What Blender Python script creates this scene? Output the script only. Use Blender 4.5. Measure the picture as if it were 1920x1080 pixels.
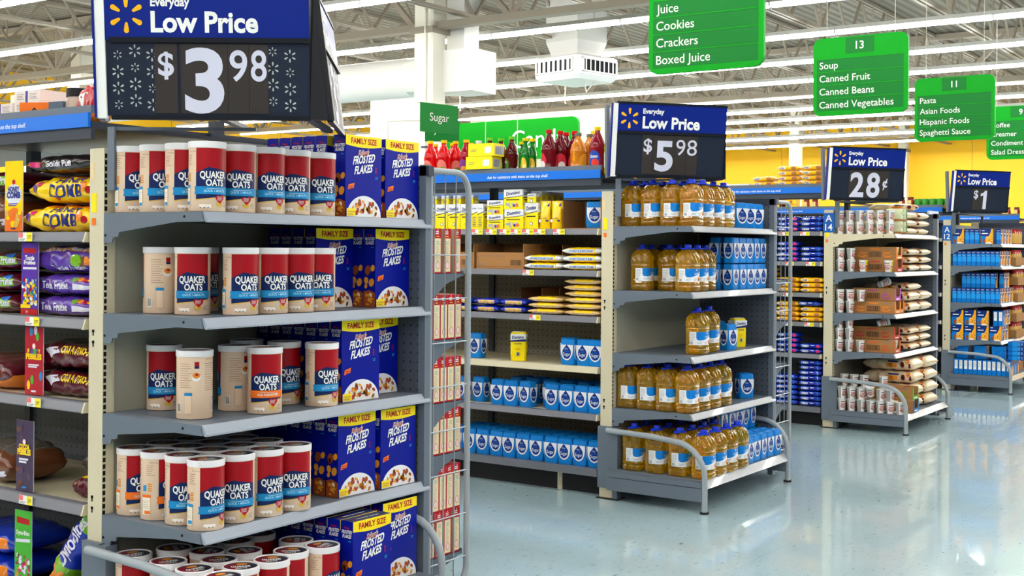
import bpy, bmesh, math, random
from math import sin, cos, pi, radians, sqrt
from mathutils import Vector, Matrix
from mathutils.geometry import tessellate_polygon
for o in list(bpy.data.objects): bpy.data.objects.remove(o)
SC = bpy.context.scene
COL = SC.collection
random.seed(7)
# ------------------------------------------------------------------ camera
# world axes: X runs along the cross aisle, Y runs into the aisles, Z up; the eye is 1.5 m above the floor
YAW, ROLL = radians(34.5932), radians(0.4123)
cam_d = bpy.data.cameras.new('camera')
cam = bpy.data.objects.new('camera', cam_d); COL.objects.link(cam)
cam_d.sensor_width = 36.0; cam_d.sensor_fit = 'HORIZONTAL'
cam_d.lens = 36.0 * 2327.37 / 1920.0
cam_d.shift_y = -(540 - 466.63) / 1920.0
cam_d.clip_end = 200
fwd = Vector((cos(YAW), sin(YAW), 0)); rgt = Vector((sin(YAW), -cos(YAW), 0)); upv = Vector((0, 0, 1))
r2 = rgt * cos(ROLL) + upv * sin(ROLL); u2 = upv * cos(ROLL) - rgt * sin(ROLL)
cam.matrix_world = Matrix(((r2.x, u2.x, -fwd.x, 0), (r2.y, u2.y, -fwd.y, 0), (r2.z, u2.z, -fwd.z, 1.5), (0, 0, 0, 1)))
SC.camera = cam
SC.view_settings.view_transform = 'Standard'; SC.view_settings.look = 'None'
SC.view_settings.gamma = 1.0; SC.view_settings.use_curve_mapping = False
SC.view_settings.exposure = EXPO = 0.0
LAMP_POWER = 34.0            # strip lamps (the store's only lights)
W = bpy.data.worlds.new('store_air'); SC.world = W; W.use_nodes = True
W.node_tree.nodes['Background'].inputs[0].default_value = (0.80, 0.84, 0.90, 1)
W.node_tree.nodes['Background'].inputs[1].default_value = 0.15   # the open store behind the camera
# ------------------------------------------------------------------ materials
def lin(c):
    c = c / 255.0
    return c / 12.92 if c <= 0.04045 else ((c + 0.055) / 1.055) ** 2.4
def rgb(c): return (lin(c[0]), lin(c[1]), lin(c[2]), 1.0)
MATS = {}
def mat(name, c, rough=0.5, var=0.0, scale=20.0, spec=0.3, metal=0.0, trans=0.0, emit=0.0, bump=0.0, ior=1.45, alpha=1.0, coat=0.0, stretch=None):
    if name in MATS: return MATS[name]
    m = bpy.data.materials.new(name); m.use_nodes = True; MATS[name] = m
    nt = m.node_tree; b = nt.nodes['Principled BSDF']
    b.inputs['Base Color'].default_value = rgb(c); b.inputs['Roughness'].default_value = rough
    b.inputs['Specular IOR Level'].default_value = spec; b.inputs['Metallic'].default_value = metal
    b.inputs['Transmission Weight'].default_value = trans; b.inputs['IOR'].default_value = ior
    b.inputs['Coat Weight'].default_value = coat
    if alpha < 1: b.inputs['Alpha'].default_value = alpha
    if emit:
        b.inputs['Emission Color'].default_value = rgb(c); b.inputs['Emission Strength'].default_value = emit
    if var or bump:
        tc = nt.nodes.new('ShaderNodeTexCoord'); n = nt.nodes.new('ShaderNodeTexNoise')
        n.inputs['Scale'].default_value = scale; n.inputs['Detail'].default_value = 4
        if stretch:
            mp = nt.nodes.new('ShaderNodeMapping'); mp.inputs['Scale'].default_value = stretch
            nt.links.new(tc.outputs['Object'], mp.inputs[0]); nt.links.new(mp.outputs[0], n.inputs['Vector'])
        else: nt.links.new(tc.outputs['Object'], n.inputs['Vector'])
        if var:
            mx = nt.nodes.new('ShaderNodeMix'); mx.data_type = 'RGBA'
            c0 = rgb(c); mx.inputs[6].default_value = tuple(max(0, x * (1 - var)) for x in c0[:3]) + (1,)
            mx.inputs[7].default_value = tuple(min(1, x * (1 + var)) for x in c0[:3]) + (1,)
            nt.links.new(n.outputs['Fac'], mx.inputs[0]); nt.links.new(mx.outputs[2], b.inputs['Base Color'])
        if bump:
            bp = nt.nodes.new('ShaderNodeBump'); bp.inputs['Strength'].default_value = bump; bp.inputs['Distance'].default_value = 0.01
            nt.links.new(n.outputs['Fac'], bp.inputs['Height']); nt.links.new(bp.outputs[0], b.inputs['Normal'])
    return m
def node_mat(name): 
    m = bpy.data.materials.new(name); m.use_nodes = True; MATS[name] = m
    return m, m.node_tree, m.node_tree.nodes['Principled BSDF']
# ------------------------------------------------------------------ mesh builder
class MB:
    def __init__(s): s.v = []; s.f = []; s.m = []; s.mats = []; s.T = None
    def mi(s, m):
        if m not in s.mats: s.mats.append(m)
        return s.mats.index(m)
    def add(s, p):
        s.v.append(tuple(s.T @ Vector(p)) if s.T else tuple(p)); return len(s.v) - 1
    def poly(s, pts, m):
        i = [s.add(p) for p in pts]; s.f.append(i); s.m.append(s.mi(m))
    def box(s, a, b, m, mm=None):
        # mm: {'x-':mat,...} overrides per face
        x0, y0, z0 = a; x1, y1, z1 = b
        i = [s.add(p) for p in ((x0,y0,z0),(x1,y0,z0),(x1,y1,z0),(x0,y1,z0),(x0,y0,z1),(x1,y0,z1),(x1,y1,z1),(x0,y1,z1))]
        for k, q in (('z-',(0,3,2,1)),('z+',(4,5,6,7)),('y-',(0,1,5,4)),('x+',(1,2,6,5)),('y+',(2,3,7,6)),('x-',(3,0,4,7))):
            s.f.append([i[j] for j in q]); s.m.append(s.mi((mm or {}).get(k, m)))
    def prism(s, a, b, m, mend=None):
        # two matching point loops -> closed solid
        n = len(a); ia = [s.add(p) for p in a]; ib = [s.add(p) for p in b]; k = s.mi(m); ke = s.mi(mend or m)
        s.f.append(ia[::-1]); s.m.append(ke); s.f.append(ib); s.m.append(ke)
        for j in range(n):
            s.f.append([ia[j], ia[(j+1) % n], ib[(j+1) % n], ib[j]]); s.m.append(k)
    def prx(s, yz, x0, x1, m): s.prism([(x0,)+tuple(p) for p in yz], [(x1,)+tuple(p) for p in yz], m)
    def pry(s, xz, y0, y1, m): s.prism([(p[0],y1,p[1]) for p in xz], [(p[0],y0,p[1]) for p in xz], m)
    def prz(s, xy, z0, z1, m): s.prism([tuple(p)+(z0,) for p in xy], [tuple(p)+(z1,) for p in xy], m)
    def bar(s, p, q, w, h, m):
        # box beam between two points
        p = Vector(p); q = Vector(q); d = (q - p).normalized()
        side = d.cross(Vector((0,0,1))); 
        if side.length < 1e-4: side = Vector((1,0,0))
        side.normalize(); up = side.cross(d)
        o = [side*(w/2)+up*(h/2), side*(-w/2)+up*(h/2), side*(-w/2)-up*(h/2), side*(w/2)-up*(h/2)]
        s.prism([tuple(p+k) for k in o], [tuple(q+k) for k in o], m)
    def tube(s, pts, r, m, n=10):
        pts = [Vector(p) for p in pts]; k = s.mi(m); rings = []; ref = None
        for j, p in enumerate(pts):
            d = ((pts[min(j+1, len(pts)-1)] - p).normalized() + (p - pts[max(j-1, 0)]).normalized())
            if d.length < 1e-6: d = pts[min(j+1, len(pts)-1)] - pts[max(j-1, 0)]
            d.normalize()
            if ref is None: ref = Vector((0,0,1)) if abs(d.z) < 0.9 else Vector((1,0,0))
            a = d.cross(ref).normalized(); b = d.cross(a); ref = a.cross(d) if (a.cross(d)).length > 1e-4 else ref
            rings.append([s.add(p + a*(r*cos(2*pi*t/n)) + b*(r*sin(2*pi*t/n))) for t in range(n)])
        for A, B in zip(rings, rings[1:]):
            for t in range(n): s.f.append([A[t], A[(t+1) % n], B[(t+1) % n], B[t]]); s.m.append(k)
        s.f.append(rings[0][::-1]); s.m.append(k); s.f.append(rings[-1]); s.m.append(k)
    def lathe(s, prof, m, n=24, fn=None, mfn=None, cap=True):
        # prof: [(r,z)]; fn(theta, r, z) -> (x, y) for shapes that are not round; mfn(ring, theta) -> material
        k = s.mi(m); rings = []
        for r, z in prof:
            rings.append([s.add((fn(2*pi*t/n, r, z) if fn else (r*cos(2*pi*t/n), r*sin(2*pi*t/n))) + (z,)) for t in range(n)])
        for j, (A, B) in enumerate(zip(rings, rings[1:])):
            for t in range(n):
                s.f.append([A[t], A[(t+1) % n], B[(t+1) % n], B[t]])
                s.m.append(s.mi(mfn(j, 2*pi*(t+.5)/n)) if mfn else k)
        if cap:
            s.f.append(rings[0][::-1]); s.m.append(s.mi(mfn(0, 0)) if mfn else k)
            s.f.append(rings[-1]); s.m.append(s.mi(mfn(len(prof)-2, 0)) if mfn else k)
    def art(s, A, fn, strip=None):
        # lay a flat drawing on a surface: fn(u, v, layer) -> point
        for tris, m, ly in A.items:
            k = s.mi(m)
            for t in tris:
                for q in (clip_strips(t, strip) if strip else (t,)):
                    i = [s.add(fn(u, v, ly)) for u, v in q]; s.f.append(i); s.m.append(k)
    def mesh(s, name, smooth=None):
        me = bpy.data.meshes.new(name); me.from_pydata(s.v, [], s.f)
        for m in s.mats: me.materials.append(m)
        me.polygons.foreach_set('material_index', s.m)
        if smooth is not None:
            me.polygons.foreach_set('use_smooth', [True]*len(s.f)); me.set_sharp_from_angle(angle=radians(smooth))
        me.update(); return me
    def build(s, name, parent=None, smooth=None, loc=None, rz=None):
        return obj(name, s.mesh(name, smooth), parent, loc, rz)
def obj(name, me, parent=None, loc=None, rz=None):
    o = bpy.data.objects.new(name, me); COL.objects.link(o)
    if parent: o.parent = parent
    if loc: o.location = loc
    if rz: o.rotation_euler = (0, 0, rz)
    return o
def clip_strips(t, w):
    lo = min(p[0] for p in t); hi = max(p[0] for p in t)
    a = math.floor(lo / w); b = math.floor((hi - 1e-9) / w)
    if a == b: return [t]
    out = []; rest = list(t)
    for k in range(a + 1, b + 1):
        x = k * w; L = []; R = []
        for i in range(len(rest)):
            p, q = rest[i], rest[(i+1) % len(rest)]
            (L if p[0] <= x else R).append(p)
            if (p[0] <= x) != (q[0] <= x):
                f = (x - p[0]) / (q[0] - p[0]); c = (x, p[1] + f*(q[1]-p[1])); L.append(c); R.append(c)
        if len(L) > 2: out.append(L)
        rest = R
        if len(rest) < 3: return out
    out.append(rest); return out
# ------------------------------------------------------------------ flat drawings (labels, lettering)
TXT = {}
def text_tris(st, bold=0.0, res=3):
    key = (st, bold, res)
    if key in TXT: return TXT[key]
    c = bpy.data.curves.new('lettering', 'FONT'); c.body = st; c.size = 1.0; c.offset = bold; c.resolution_u = res; c.fill_mode = 'FRONT'
    o = bpy.data.objects.new('lettering', c); COL.objects.link(o)
    dg = bpy.context.evaluated_depsgraph_get(); me = o.evaluated_get(dg).to_mesh()
    me.calc_loop_triangles(); vs = [(v.co.x, v.co.y) for v in me.vertices]
    T = [tuple(vs[i] for i in lt.vertices) for lt in me.loop_triangles]
    bpy.data.objects.remove(o); bpy.data.curves.remove(c)
    # keep every triangle facing +z
    T = [t if (t[1][0]-t[0][0])*(t[2][1]-t[0][1]) - (t[2][0]-t[0][0])*(t[1][1]-t[0][1]) > 0 else (t[0], t[2], t[1]) for t in T]
    xs = [p[0] for t in T for p in t]
    TXT[key] = (T, min(xs), max(xs)); return TXT[key]
CAPH = max(p[1] for t in text_tris('H')[0] for p in t)
class Art:
    def __init__(s): s.items = []
    def poly(s, pts, m, ly=1):
        T = [tuple(pts[i] for i in t) for t in tessellate_polygon([[Vector((p[0], p[1], 0)) for p in pts]])]
        T = [t if (t[1][0]-t[0][0])*(t[2][1]-t[0][1]) - (t[2][0]-t[0][0])*(t[1][1]-t[0][1]) > 0 else (t[0], t[2], t[1]) for t in T]
        s.items.append((T, m, ly)); return s
    def rect(s, x0, y0, x1, y1, m, ly=1): return s.poly([(x0,y0),(x1,y0),(x1,y1),(x0,y1)], m, ly)
    def ell(s, cx, cy, rx, ry, m, ly=1, n=20, a0=0.0, a1=2*pi, rot=0.0):
        P = []
        full = abs(a1 - a0 - 2*pi) < 1e-6
        for i in range(n if full else n + 1):
            a = a0 + (a1-a0)*i/n; x, y = rx*cos(a), ry*sin(a)
            P.append((cx + x*cos(rot) - y*sin(rot), cy + x*sin(rot) + y*cos(rot)))
        return s.poly(P, m, ly)
    def text(s, st, x, y, h, m, ly=2, w=None, bold=0.0, shear=0.0, align='L', slope=0.0, res=3):
        T, lo, hi = text_tris(st, bold, res); k = h / CAPH; kx = k if w is None else w / (hi - lo)
        ox = x - (lo*kx if align == 'L' else (lo+hi)/2*kx if align == 'C' else hi*kx)
        out = []
        for t in T:
            out.append(tuple((ox + p[0]*kx + p[1]*k*shear, y + p[1]*k + (ox + p[0]*kx - x)*slope) for p in t))
        s.items.append((out, m, ly)); return s
    def lines(s, x0, y0, x1, y1, n, m, ly=2, th=0.35, seed=1, jag=0.25):
        # small print too fine to read: thin rules of uneven length
        R = random.Random(seed); st = (y1 - y0) / n
        for i in range(n): s.rect(x0, y1-(i+1)*st, x1 - (x1-x0)*R.random()*jag, y1-(i+1)*st + st*th, m, ly)
        return s
    def bars(s, x0, y0, x1, y1, n, m, ly=2, seed=3):
        R = random.Random(seed); x = x0; st = (x1-x0)/n
        for i in range(n): s.rect(x0+i*st, y0, x0+i*st+st*R.uniform(.25,.75), y1, m, ly)
        return s
EPS = 0.0004
def on_front(y):  return lambda u, v, l: (u, y - EPS*l, v)          # faces -Y, u to the right
def on_left(x):   return lambda u, v, l: (x - EPS*l, -u, v)         # faces -X, u runs towards -Y
def on_right(x):  return lambda u, v, l: (x + EPS*l, u, v)          # faces +X
def on_top(z):    return lambda u, v, l: (u, v, z + EPS*l)
def on_cyl(R):    return lambda u, v, l: ((R+EPS*l)*sin(u/R), -(R+EPS*l)*cos(u/R), v)
# ------------------------------------------------------------------ scene tree
def tag(o, label, cat, group=None, kind=None):
    if label: o['label'] = label
    if cat: o['category'] = cat
    if group: o['group'] = group
    if kind: o['kind'] = kind
    return o
def thing(name, label, cat, loc=(0,0,0), rz=0.0, group=None):
    o = bpy.data.objects.new(name, None); COL.objects.link(o); o.location = loc; o.rotation_euler = (0,0,rz); o.empty_display_size = .05
    return tag(o, label, cat, group)
def struct(name, mb, smooth=None):
    o = mb.build(name, None, smooth); o['kind'] = 'structure'; return o
def dup(root, loc, rz=0.0, label=None, group=None, rx=0.0, ry=0.0):
    r = root.copy(); COL.objects.link(r); r.location = loc; r.rotation_euler = (rx, ry, rz)
    if label: r['label'] = label
    if group: r['group'] = group
    for ch in list(root.children):
        c = ch.copy(); COL.objects.link(c); c.parent = r
        for g in list(ch.children):
            d = g.copy(); COL.objects.link(d); d.parent = c
    return r
class Kind:
    # one product: parts = [(part name, mesh)], or a single mesh; the first call makes it, later calls copy it
    def __init__(s, name, cat, parts): s.name = name; s.cat = cat; s.parts = parts; s.first = None
    def __call__(s, loc, rz=0.0, label=None, group=None, rx=0.0, ry=0.0):
        if s.first is None:
            if len(s.parts) == 1:
                s.first = r = obj(s.name, s.parts[0][1]); r.location = loc; r.rotation_euler = (rx, ry, rz); tag(r, label, s.cat, group)
            else:
                s.first = r = thing(s.name, label, s.cat, loc, rz, group); r.rotation_euler = (rx, ry, rz)
                for pn, me in s.parts: obj(pn, me, r)
            return r
        return dup(s.first, loc, rz, label, group, rx, ry)
ORD = 'first second third fourth fifth sixth seventh eighth ninth tenth eleventh twelfth thirteenth fourteenth fifteenth sixteenth'.split()
def od(i): return ORD[i] if i < len(ORD) else '%dth' % (i+1)
# ------------------------------------------------------------------ common materials
GREY = mat('grey_paint', (100,110,122), .42, var=.05, scale=8)
DGREY = mat('dark_grey_paint', (58,64,76), .45, var=.06, scale=6)
IVORY = mat('ivory_paint', (205,196,168), .45, var=.05, scale=5)
PANEL = mat('beige_panel', (164,162,146), .5, var=.06, scale=3)
SLOT = mat('slot_black', (12,12,14), .8)
LIP = mat('shelf_lip_grey', (150,158,170), .3, var=.05, scale=12)
CHAN = mat('price_channel', (112,114,122), .22, var=.15, scale=9, stretch=(1,.15,1))
WHITE = mat('white_print', (238,238,234), .5)
BLACK = mat('black_print', (22,22,26), .5)
INK = mat('small_print', (120,112,108), .6)
RED = mat('red_print', (176,10,24), .4)
YEL = mat('yellow_print', (250,222,20), .45)
NAVY = mat('navy_print', (8,30,104), .4)
CYAN = mat('cyan_print', (20,132,190), .4)
ORANGE = mat('orange_print', (232,112,24), .4)
GOLD = mat('gold_print', (206,170,70), .4)
KRAFT = mat('kraft_card', (164,116,68), .75, var=.08, scale=25)
KRAFT_IN = mat('kraft_inside', (128,88,50), .8, var=.1, scale=25)
STEEL = mat('zinc_wire', (158,166,174), .3, metal=.5)
CHROME = mat('worn_tube', (150,158,164), .35, var=.06, scale=10)
# ================================================================== the building
def floor_material():
    m, nt, b = node_mat('vinyl_tile_floor'); L = nt.links.new
    tc = nt.nodes.new('ShaderNodeTexCoord')
    br = nt.nodes.new('ShaderNodeTexBrick'); br.offset = 0.0; br.inputs['Scale'].default_value = 1.0
    br.inputs['Brick Width'].default_value = .61; br.inputs['Row Height'].default_value = .61; br.inputs['Mortar Size'].default_value = .0018
    br.inputs['Color1'].default_value = rgb((176,203,211)); br.inputs['Color2'].default_value = rgb((180,206,214)); br.inputs['Mortar'].default_value = rgb((166,193,201))
    L(tc.outputs['Object'], br.inputs['Vector'])
    mp = nt.nodes.new('ShaderNodeMapping'); mp.inputs['Scale'].default_value = (.45, 1.6, 1); mp.inputs['Rotation'].default_value = (0,0,.5); L(tc.outputs['Object'], mp.inputs[0])
    n = nt.nodes.new('ShaderNodeTexNoise'); n.inputs['Scale'].default_value = 34; n.inputs['Detail'].default_value = 6; n.inputs['Roughness'].default_value = .7; L(mp.outputs[0], n.inputs['Vector'])
    rp = nt.nodes.new('ShaderNodeValToRGB'); rp.color_ramp.elements[0].position = .33; rp.color_ramp.elements[0].color = (.16,.16,.18,1); rp.color_ramp.elements[1].position = .40; rp.color_ramp.elements[1].color = (1,1,1,1); L(n.outputs['Fac'], rp.inputs[0])
    n2 = nt.nodes.new('ShaderNodeTexNoise'); n2.inputs['Scale'].default_value = 3; n2.inputs['Detail'].default_value = 5; L(tc.outputs['Object'], n2.inputs['Vector'])
    rp2 = nt.nodes.new('ShaderNodeValToRGB'); rp2.color_ramp.elements[0].color = (.86,.86,.86,1); rp2.color_ramp.elements[1].color = (1.05,1.05,1.05,1); L(n2.outputs['Fac'], rp2.inputs[0])
    m1 = nt.nodes.new('ShaderNodeMix'); m1.data_type = 'RGBA'; m1.blend_type = 'MULTIPLY'; m1.inputs[0].default_value = .8; L(br.outputs['Color'], m1.inputs[6]); L(rp.outputs[0], m1.inputs[7])
    m2 = nt.nodes.new('ShaderNodeMix'); m2.data_type = 'RGBA'; m2.blend_type = 'MULTIPLY'; m2.inputs[0].default_value = 1; L(m1.outputs[2], m2.inputs[6]); L(rp2.outputs[0], m2.inputs[7])
    L(m2.outputs[2], b.inputs['Base Color'])
    b.inputs['Roughness'].default_value = .22; b.inputs['Specular IOR Level'].default_value = .6; b.inputs['Coat Weight'].default_value = .7; b.inputs['Coat Roughness'].default_value = .045
    n3 = nt.nodes.new('ShaderNodeTexNoise'); n3.inputs['Scale'].default_value = 7; n3.inputs['Detail'].default_value = 2; L(tc.outputs['Object'], n3.inputs['Vector'])
    bp = nt.nodes.new('ShaderNodeBump'); bp.inputs['Strength'].default_value = .012; bp.inputs['Distance'].default_value = .012; L(n3.outputs['Fac'], bp.inputs['Height']); L(bp.outputs[0], b.inputs['Normal']); L(bp.outputs[0], b.inputs['Coat Normal'])
    return m
def deck_material():
    m, nt, b = node_mat('roof_deck_paint'); L = nt.links.new
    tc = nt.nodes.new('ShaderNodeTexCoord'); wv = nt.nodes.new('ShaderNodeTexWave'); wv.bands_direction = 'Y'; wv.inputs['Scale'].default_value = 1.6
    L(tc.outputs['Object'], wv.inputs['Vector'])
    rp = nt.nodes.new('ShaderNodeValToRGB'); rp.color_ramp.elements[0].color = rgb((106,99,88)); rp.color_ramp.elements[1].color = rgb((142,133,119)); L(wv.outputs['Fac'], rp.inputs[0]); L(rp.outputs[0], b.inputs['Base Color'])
    bp = nt.nodes.new('ShaderNodeBump'); bp.inputs['Strength'].default_value = .6; bp.inputs['Distance'].default_value = .05; L(wv.outputs['Fac'], bp.inputs['Height']); L(bp.outputs[0], b.inputs['Normal'])
    b.inputs['Roughness'].default_value = .7
    return m
def wall_material():
    m, nt, b = node_mat('yellow_wall_panels'); L = nt.links.new
    tc = nt.nodes.new('ShaderNodeTexCoord'); sp = nt.nodes.new('ShaderNodeSeparateXYZ'); L(tc.outputs['Object'], sp.inputs[0])
    ad = nt.nodes.new('ShaderNodeMath'); ad.operation = 'ADD'; L(sp.outputs['X'], ad.inputs[0]); L(sp.outputs['Y'], ad.inputs[1])
    pp = nt.nodes.new('ShaderNodeMath'); pp.operation = 'PINGPONG'; pp.inputs[1].default_value = 1.15; L(ad.outputs[0], pp.inputs[0])
    lt = nt.nodes.new('ShaderNodeMath'); lt.operation = 'LESS_THAN'; lt.inputs[1].default_value = .012; L(pp.outputs[0], lt.inputs[0])
    mx = nt.nodes.new('ShaderNodeMix'); mx.data_type = 'RGBA'; mx.inputs[6].default_value = rgb((255,198,0)); mx.inputs[7].default_value = rgb((205,150,0)); L(lt.outputs[0], mx.inputs[0]); L(mx.outputs[2], b.inputs['Base Color'])
    b.inputs['Roughness'].default_value = .55
    return m
def peg_material(name, c):
    m, nt, b = node_mat(name); L = nt.links.new
    tc = nt.nodes.new('ShaderNodeTexCoord'); sp = nt.nodes.new('ShaderNodeSeparateXYZ'); L(tc.outputs['Object'], sp.inputs[0])
    def pp(o):
        p = nt.nodes.new('ShaderNodeMath'); p.operation = 'PINGPONG'; p.inputs[1].default_value = .019; L(o, p.inputs[0])
        q = nt.nodes.new('ShaderNodeMath'); q.operation = 'POWER'; q.inputs[1].default_value = 2; L(p.outputs[0], q.inputs[0]); return q.outputs[0]
    ad = nt.nodes.new('ShaderNodeMath'); ad.operation = 'ADD'; L(pp(sp.outputs['Y']), ad.inputs[0]); L(pp(sp.outputs['Z']), ad.inputs[1])
    lt = nt.nodes.new('ShaderNodeMath'); lt.operation = 'LESS_THAN'; lt.inputs[1].default_value = .0045**2; L(ad.outputs[0], lt.inputs[0])
    mx = nt.nodes.new('ShaderNodeMix'); mx.data_type = 'RGBA'; mx.inputs[6].default_value = rgb(c); mx.inputs[7].default_value = rgb((14,14,16)); L(lt.outputs[0], mx.inputs[0]); L(mx.outputs[2], b.inputs['Base Color'])
    b.inputs['Roughness'].default_value = .55
    return m
PEG_D = peg_material('pegboard_dark', (74,80,92)); PEG_B = peg_material('pegboard_beige', (132,126,112))
FLOOR = floor_material(); DECK = deck_material(); YWALL = wall_material()
WPAINT = mat('white_wall_paint', (232,228,214), .6, var=.03, scale=2)
TRUSS = mat('truss_paint', (150,140,126), .5, var=.05, scale=2)
XA, XB, YA, YB = -14.0, 44.0, -16.0, 30.0
b = MB(); b.box((XA,YA,-.1), (XB,YB,0), FLOOR); struct('floor', b)
b = MB(); b.box((XA,YA,6.15), (XB,YB,6.25), DECK); struct('ceiling', b)
b = MB(); b.box((XB,YA,0), (XB+.2,YB,6.25), YWALL); struct('wall_side', b)
b = MB(); b.box((XA,YB,0), (XB+.2,YB+.2,6.25), YWALL); struct('wall_back', b)
# white bulkhead walls standing out from the yellow back wall
for nm, a, c in (('wall_bulkhead', (16.2,24.3,0), (17.9,24.6,4.8)), ('wall_bulkhead_1', (21.0,17.0,0), (21.3,18.35,4.86)), ('wall_bulkhead_2', (24.0,13.5,0), (24.3,17.8,4.66))):
    b = MB(); b.box(a, c, WPAINT); struct(nm, b)
# columns
for k, (x, y, w) in enumerate(((15.75,12.5,.38), (17.3,23.6,.36), (38.1,15.2,.34), (43.2,13.3,.3))):
    b = MB(); h = w/2; c = .03
    b.prz([(x-h+c,y-h),(x+h-c,y-h),(x+h,y-h+c),(x+h,y+h-c),(x+h-c,y+h),(x-h+c,y+h),(x-h,y+h-c),(x-h,y-h+c)], 0, 6.15, WPAINT)
    b.box((x-h-.04,y-h-.04,4.95), (x+h+.04,y+h+.04,5.05), TRUSS)
    if k == 0:
        b.tube([(x-h-.03,y-.08,0),(x-h-.03,y-.08,6.1)], .02, WPAINT, 8)
        b.box((x-h-.06,y-.13,3.1), (x-h,y-.03,3.13), DGREY)
    struct('column' if k == 0 else 'column_%d' % k, b)
# open-web roof joists along X, heavier girders along Y
def joist(length, z0, z1, pitch, w):
    b = MB()
    for s in (-.045, .045):
        b.box((0,s-w/2,z1-w), (length,s+w/2,z1), TRUSS); b.box((0,s-w/2,z0), (length,s+w/2,z0+w), TRUSS)
    n = int(length/pitch)
    for i in range(n):
        x = i*pitch
        b.bar((x,0,z0+w/2), (x+pitch/2,0,z1-w/2), w*.8, w*.8, TRUSS); b.bar((x+pitch/2,0,z1-w/2), (x+pitch,0,z0+w/2), w*.8, w*.8, TRUSS)
        if i % 2: b.bar((x,0,z0), (x,0,z1), w*.6, w*.6, TRUSS)
    return b
jm = joist(44, 5.22, 6.1, 1.35, .05).mesh('ceiling_joist')
for k in range(14):
    o = obj('ceiling_joist', jm, loc=(0, 1.2 + k*2.15, 0)); o['kind'] = 'structure'
gm = joist(40, 5.02, 6.12, 1.9, .11).mesh('ceiling_girder')
for x in (6.5, 15.75, 26.9, 38.1):
    o = obj('ceiling_girder', gm, loc=(x, -10, 0), rz=pi/2); o['kind'] = 'structure'
# rows of strip lights along Y
LAMP = mat('lamp_tube_glow', (255,252,246), .5, emit=LAMP_POWER)
CHN = mat('light_channel', (235,235,232), .4)
lb = MB(); lb.prism([(-.05,0,.05),(-.04,0,-.01),(.04,0,-.01),(.05,0,.05)], [(-.05,2.40,.05),(-.04,2.40,-.01),(.04,2.40,-.01),(.05,2.40,.05)], LAMP); lamp_me = lb.mesh('lamp_tube')
hb = MB(); hb.prism([(-.085,-.02,.05),(.085,-.02,.05),(.04,-.02,.12),(-.04,-.02,.12)], [(-.085,2.44,.05),(.085,2.44,.05),(.04,2.44,.12),(-.04,2.44,.12)], CHN)
hb.box((-.06,-.02,-.005), (.06,.012,.05), CHN)
for y in (.5, 2.0): hb.tube([(0,y,.12),(0,y,.26)], .006, TRUSS, 5)
for y in (.0, .8, 1.6): hb.box((-.018,y-.012,-.03), (.018,y+.012,.0), DGREY)
house_me = hb.mesh('lamp_housing')
ROWX = (-9.5, -6.5, -3.6, -.8, 2.1, 5.0, 7.9, 10.7, 13.5, 16.75, 19.4, 22.1, 24.6, 27.1, 29.5, 31.7, 34.2, 36.8, 39.6)
for k, x in enumerate(ROWX):
    t = thing('light_row', 'continuous white strip-light row, %s from the far yellow wall' % od(len(ROWX)-1-k) if k > 3 else 'continuous white strip-light row over the main aisle, %s of four' % od(k), 'ceiling light', (x, -10, 5.0))
    for i in range(16):
        h = obj('lamp_housing', house_me, t, (0, i*2.44, 0)); obj('lamp_tube', lamp_me, h)
# round supply duct with a square end box
b = MB(); t = thing('air_duct', 'large white round air duct running under the roof beams behind the column', 'duct', (0,0,0))
DUCT = mat('duct_white', (214,214,210), .45, var=.04, scale=3)
b.tube([(16.2,24.0,4.36),(16.2,16.0,4.36),(16.2,13.2,4.36)], .33, DUCT, 28)
for y in (15.5,17.5,19.5,21.5): b.tube([(16.2,y,4.36),(16.2,y+.03,4.36)], .336, DUCT, 28)
b.build('duct_pipe', t, smooth=40)
b = MB()
n = 28; A = [(16.2+.33*cos(2*pi*i/n), 13.2, 4.36+.33*sin(2*pi*i/n)) for i in range(n)]
Bq = []
for i in range(n):
    a = 2*pi*i/n; c_, s_ = cos(a), sin(a); k = .33/max(abs(c_), abs(s_)); Bq.append((16.2+k*c_, 12.35, 4.36+k*s_))
b.prism(A, Bq, DUCT); b.box((15.86,11.75,4.02), (16.54,12.35,4.70), DUCT); b.build('duct_end_box', t, smooth=30)
b = MB(); b.box((16.0,12.0,4.70), (16.4,12.35,6.15), DUCT); b.build('drop_duct', t)
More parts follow.
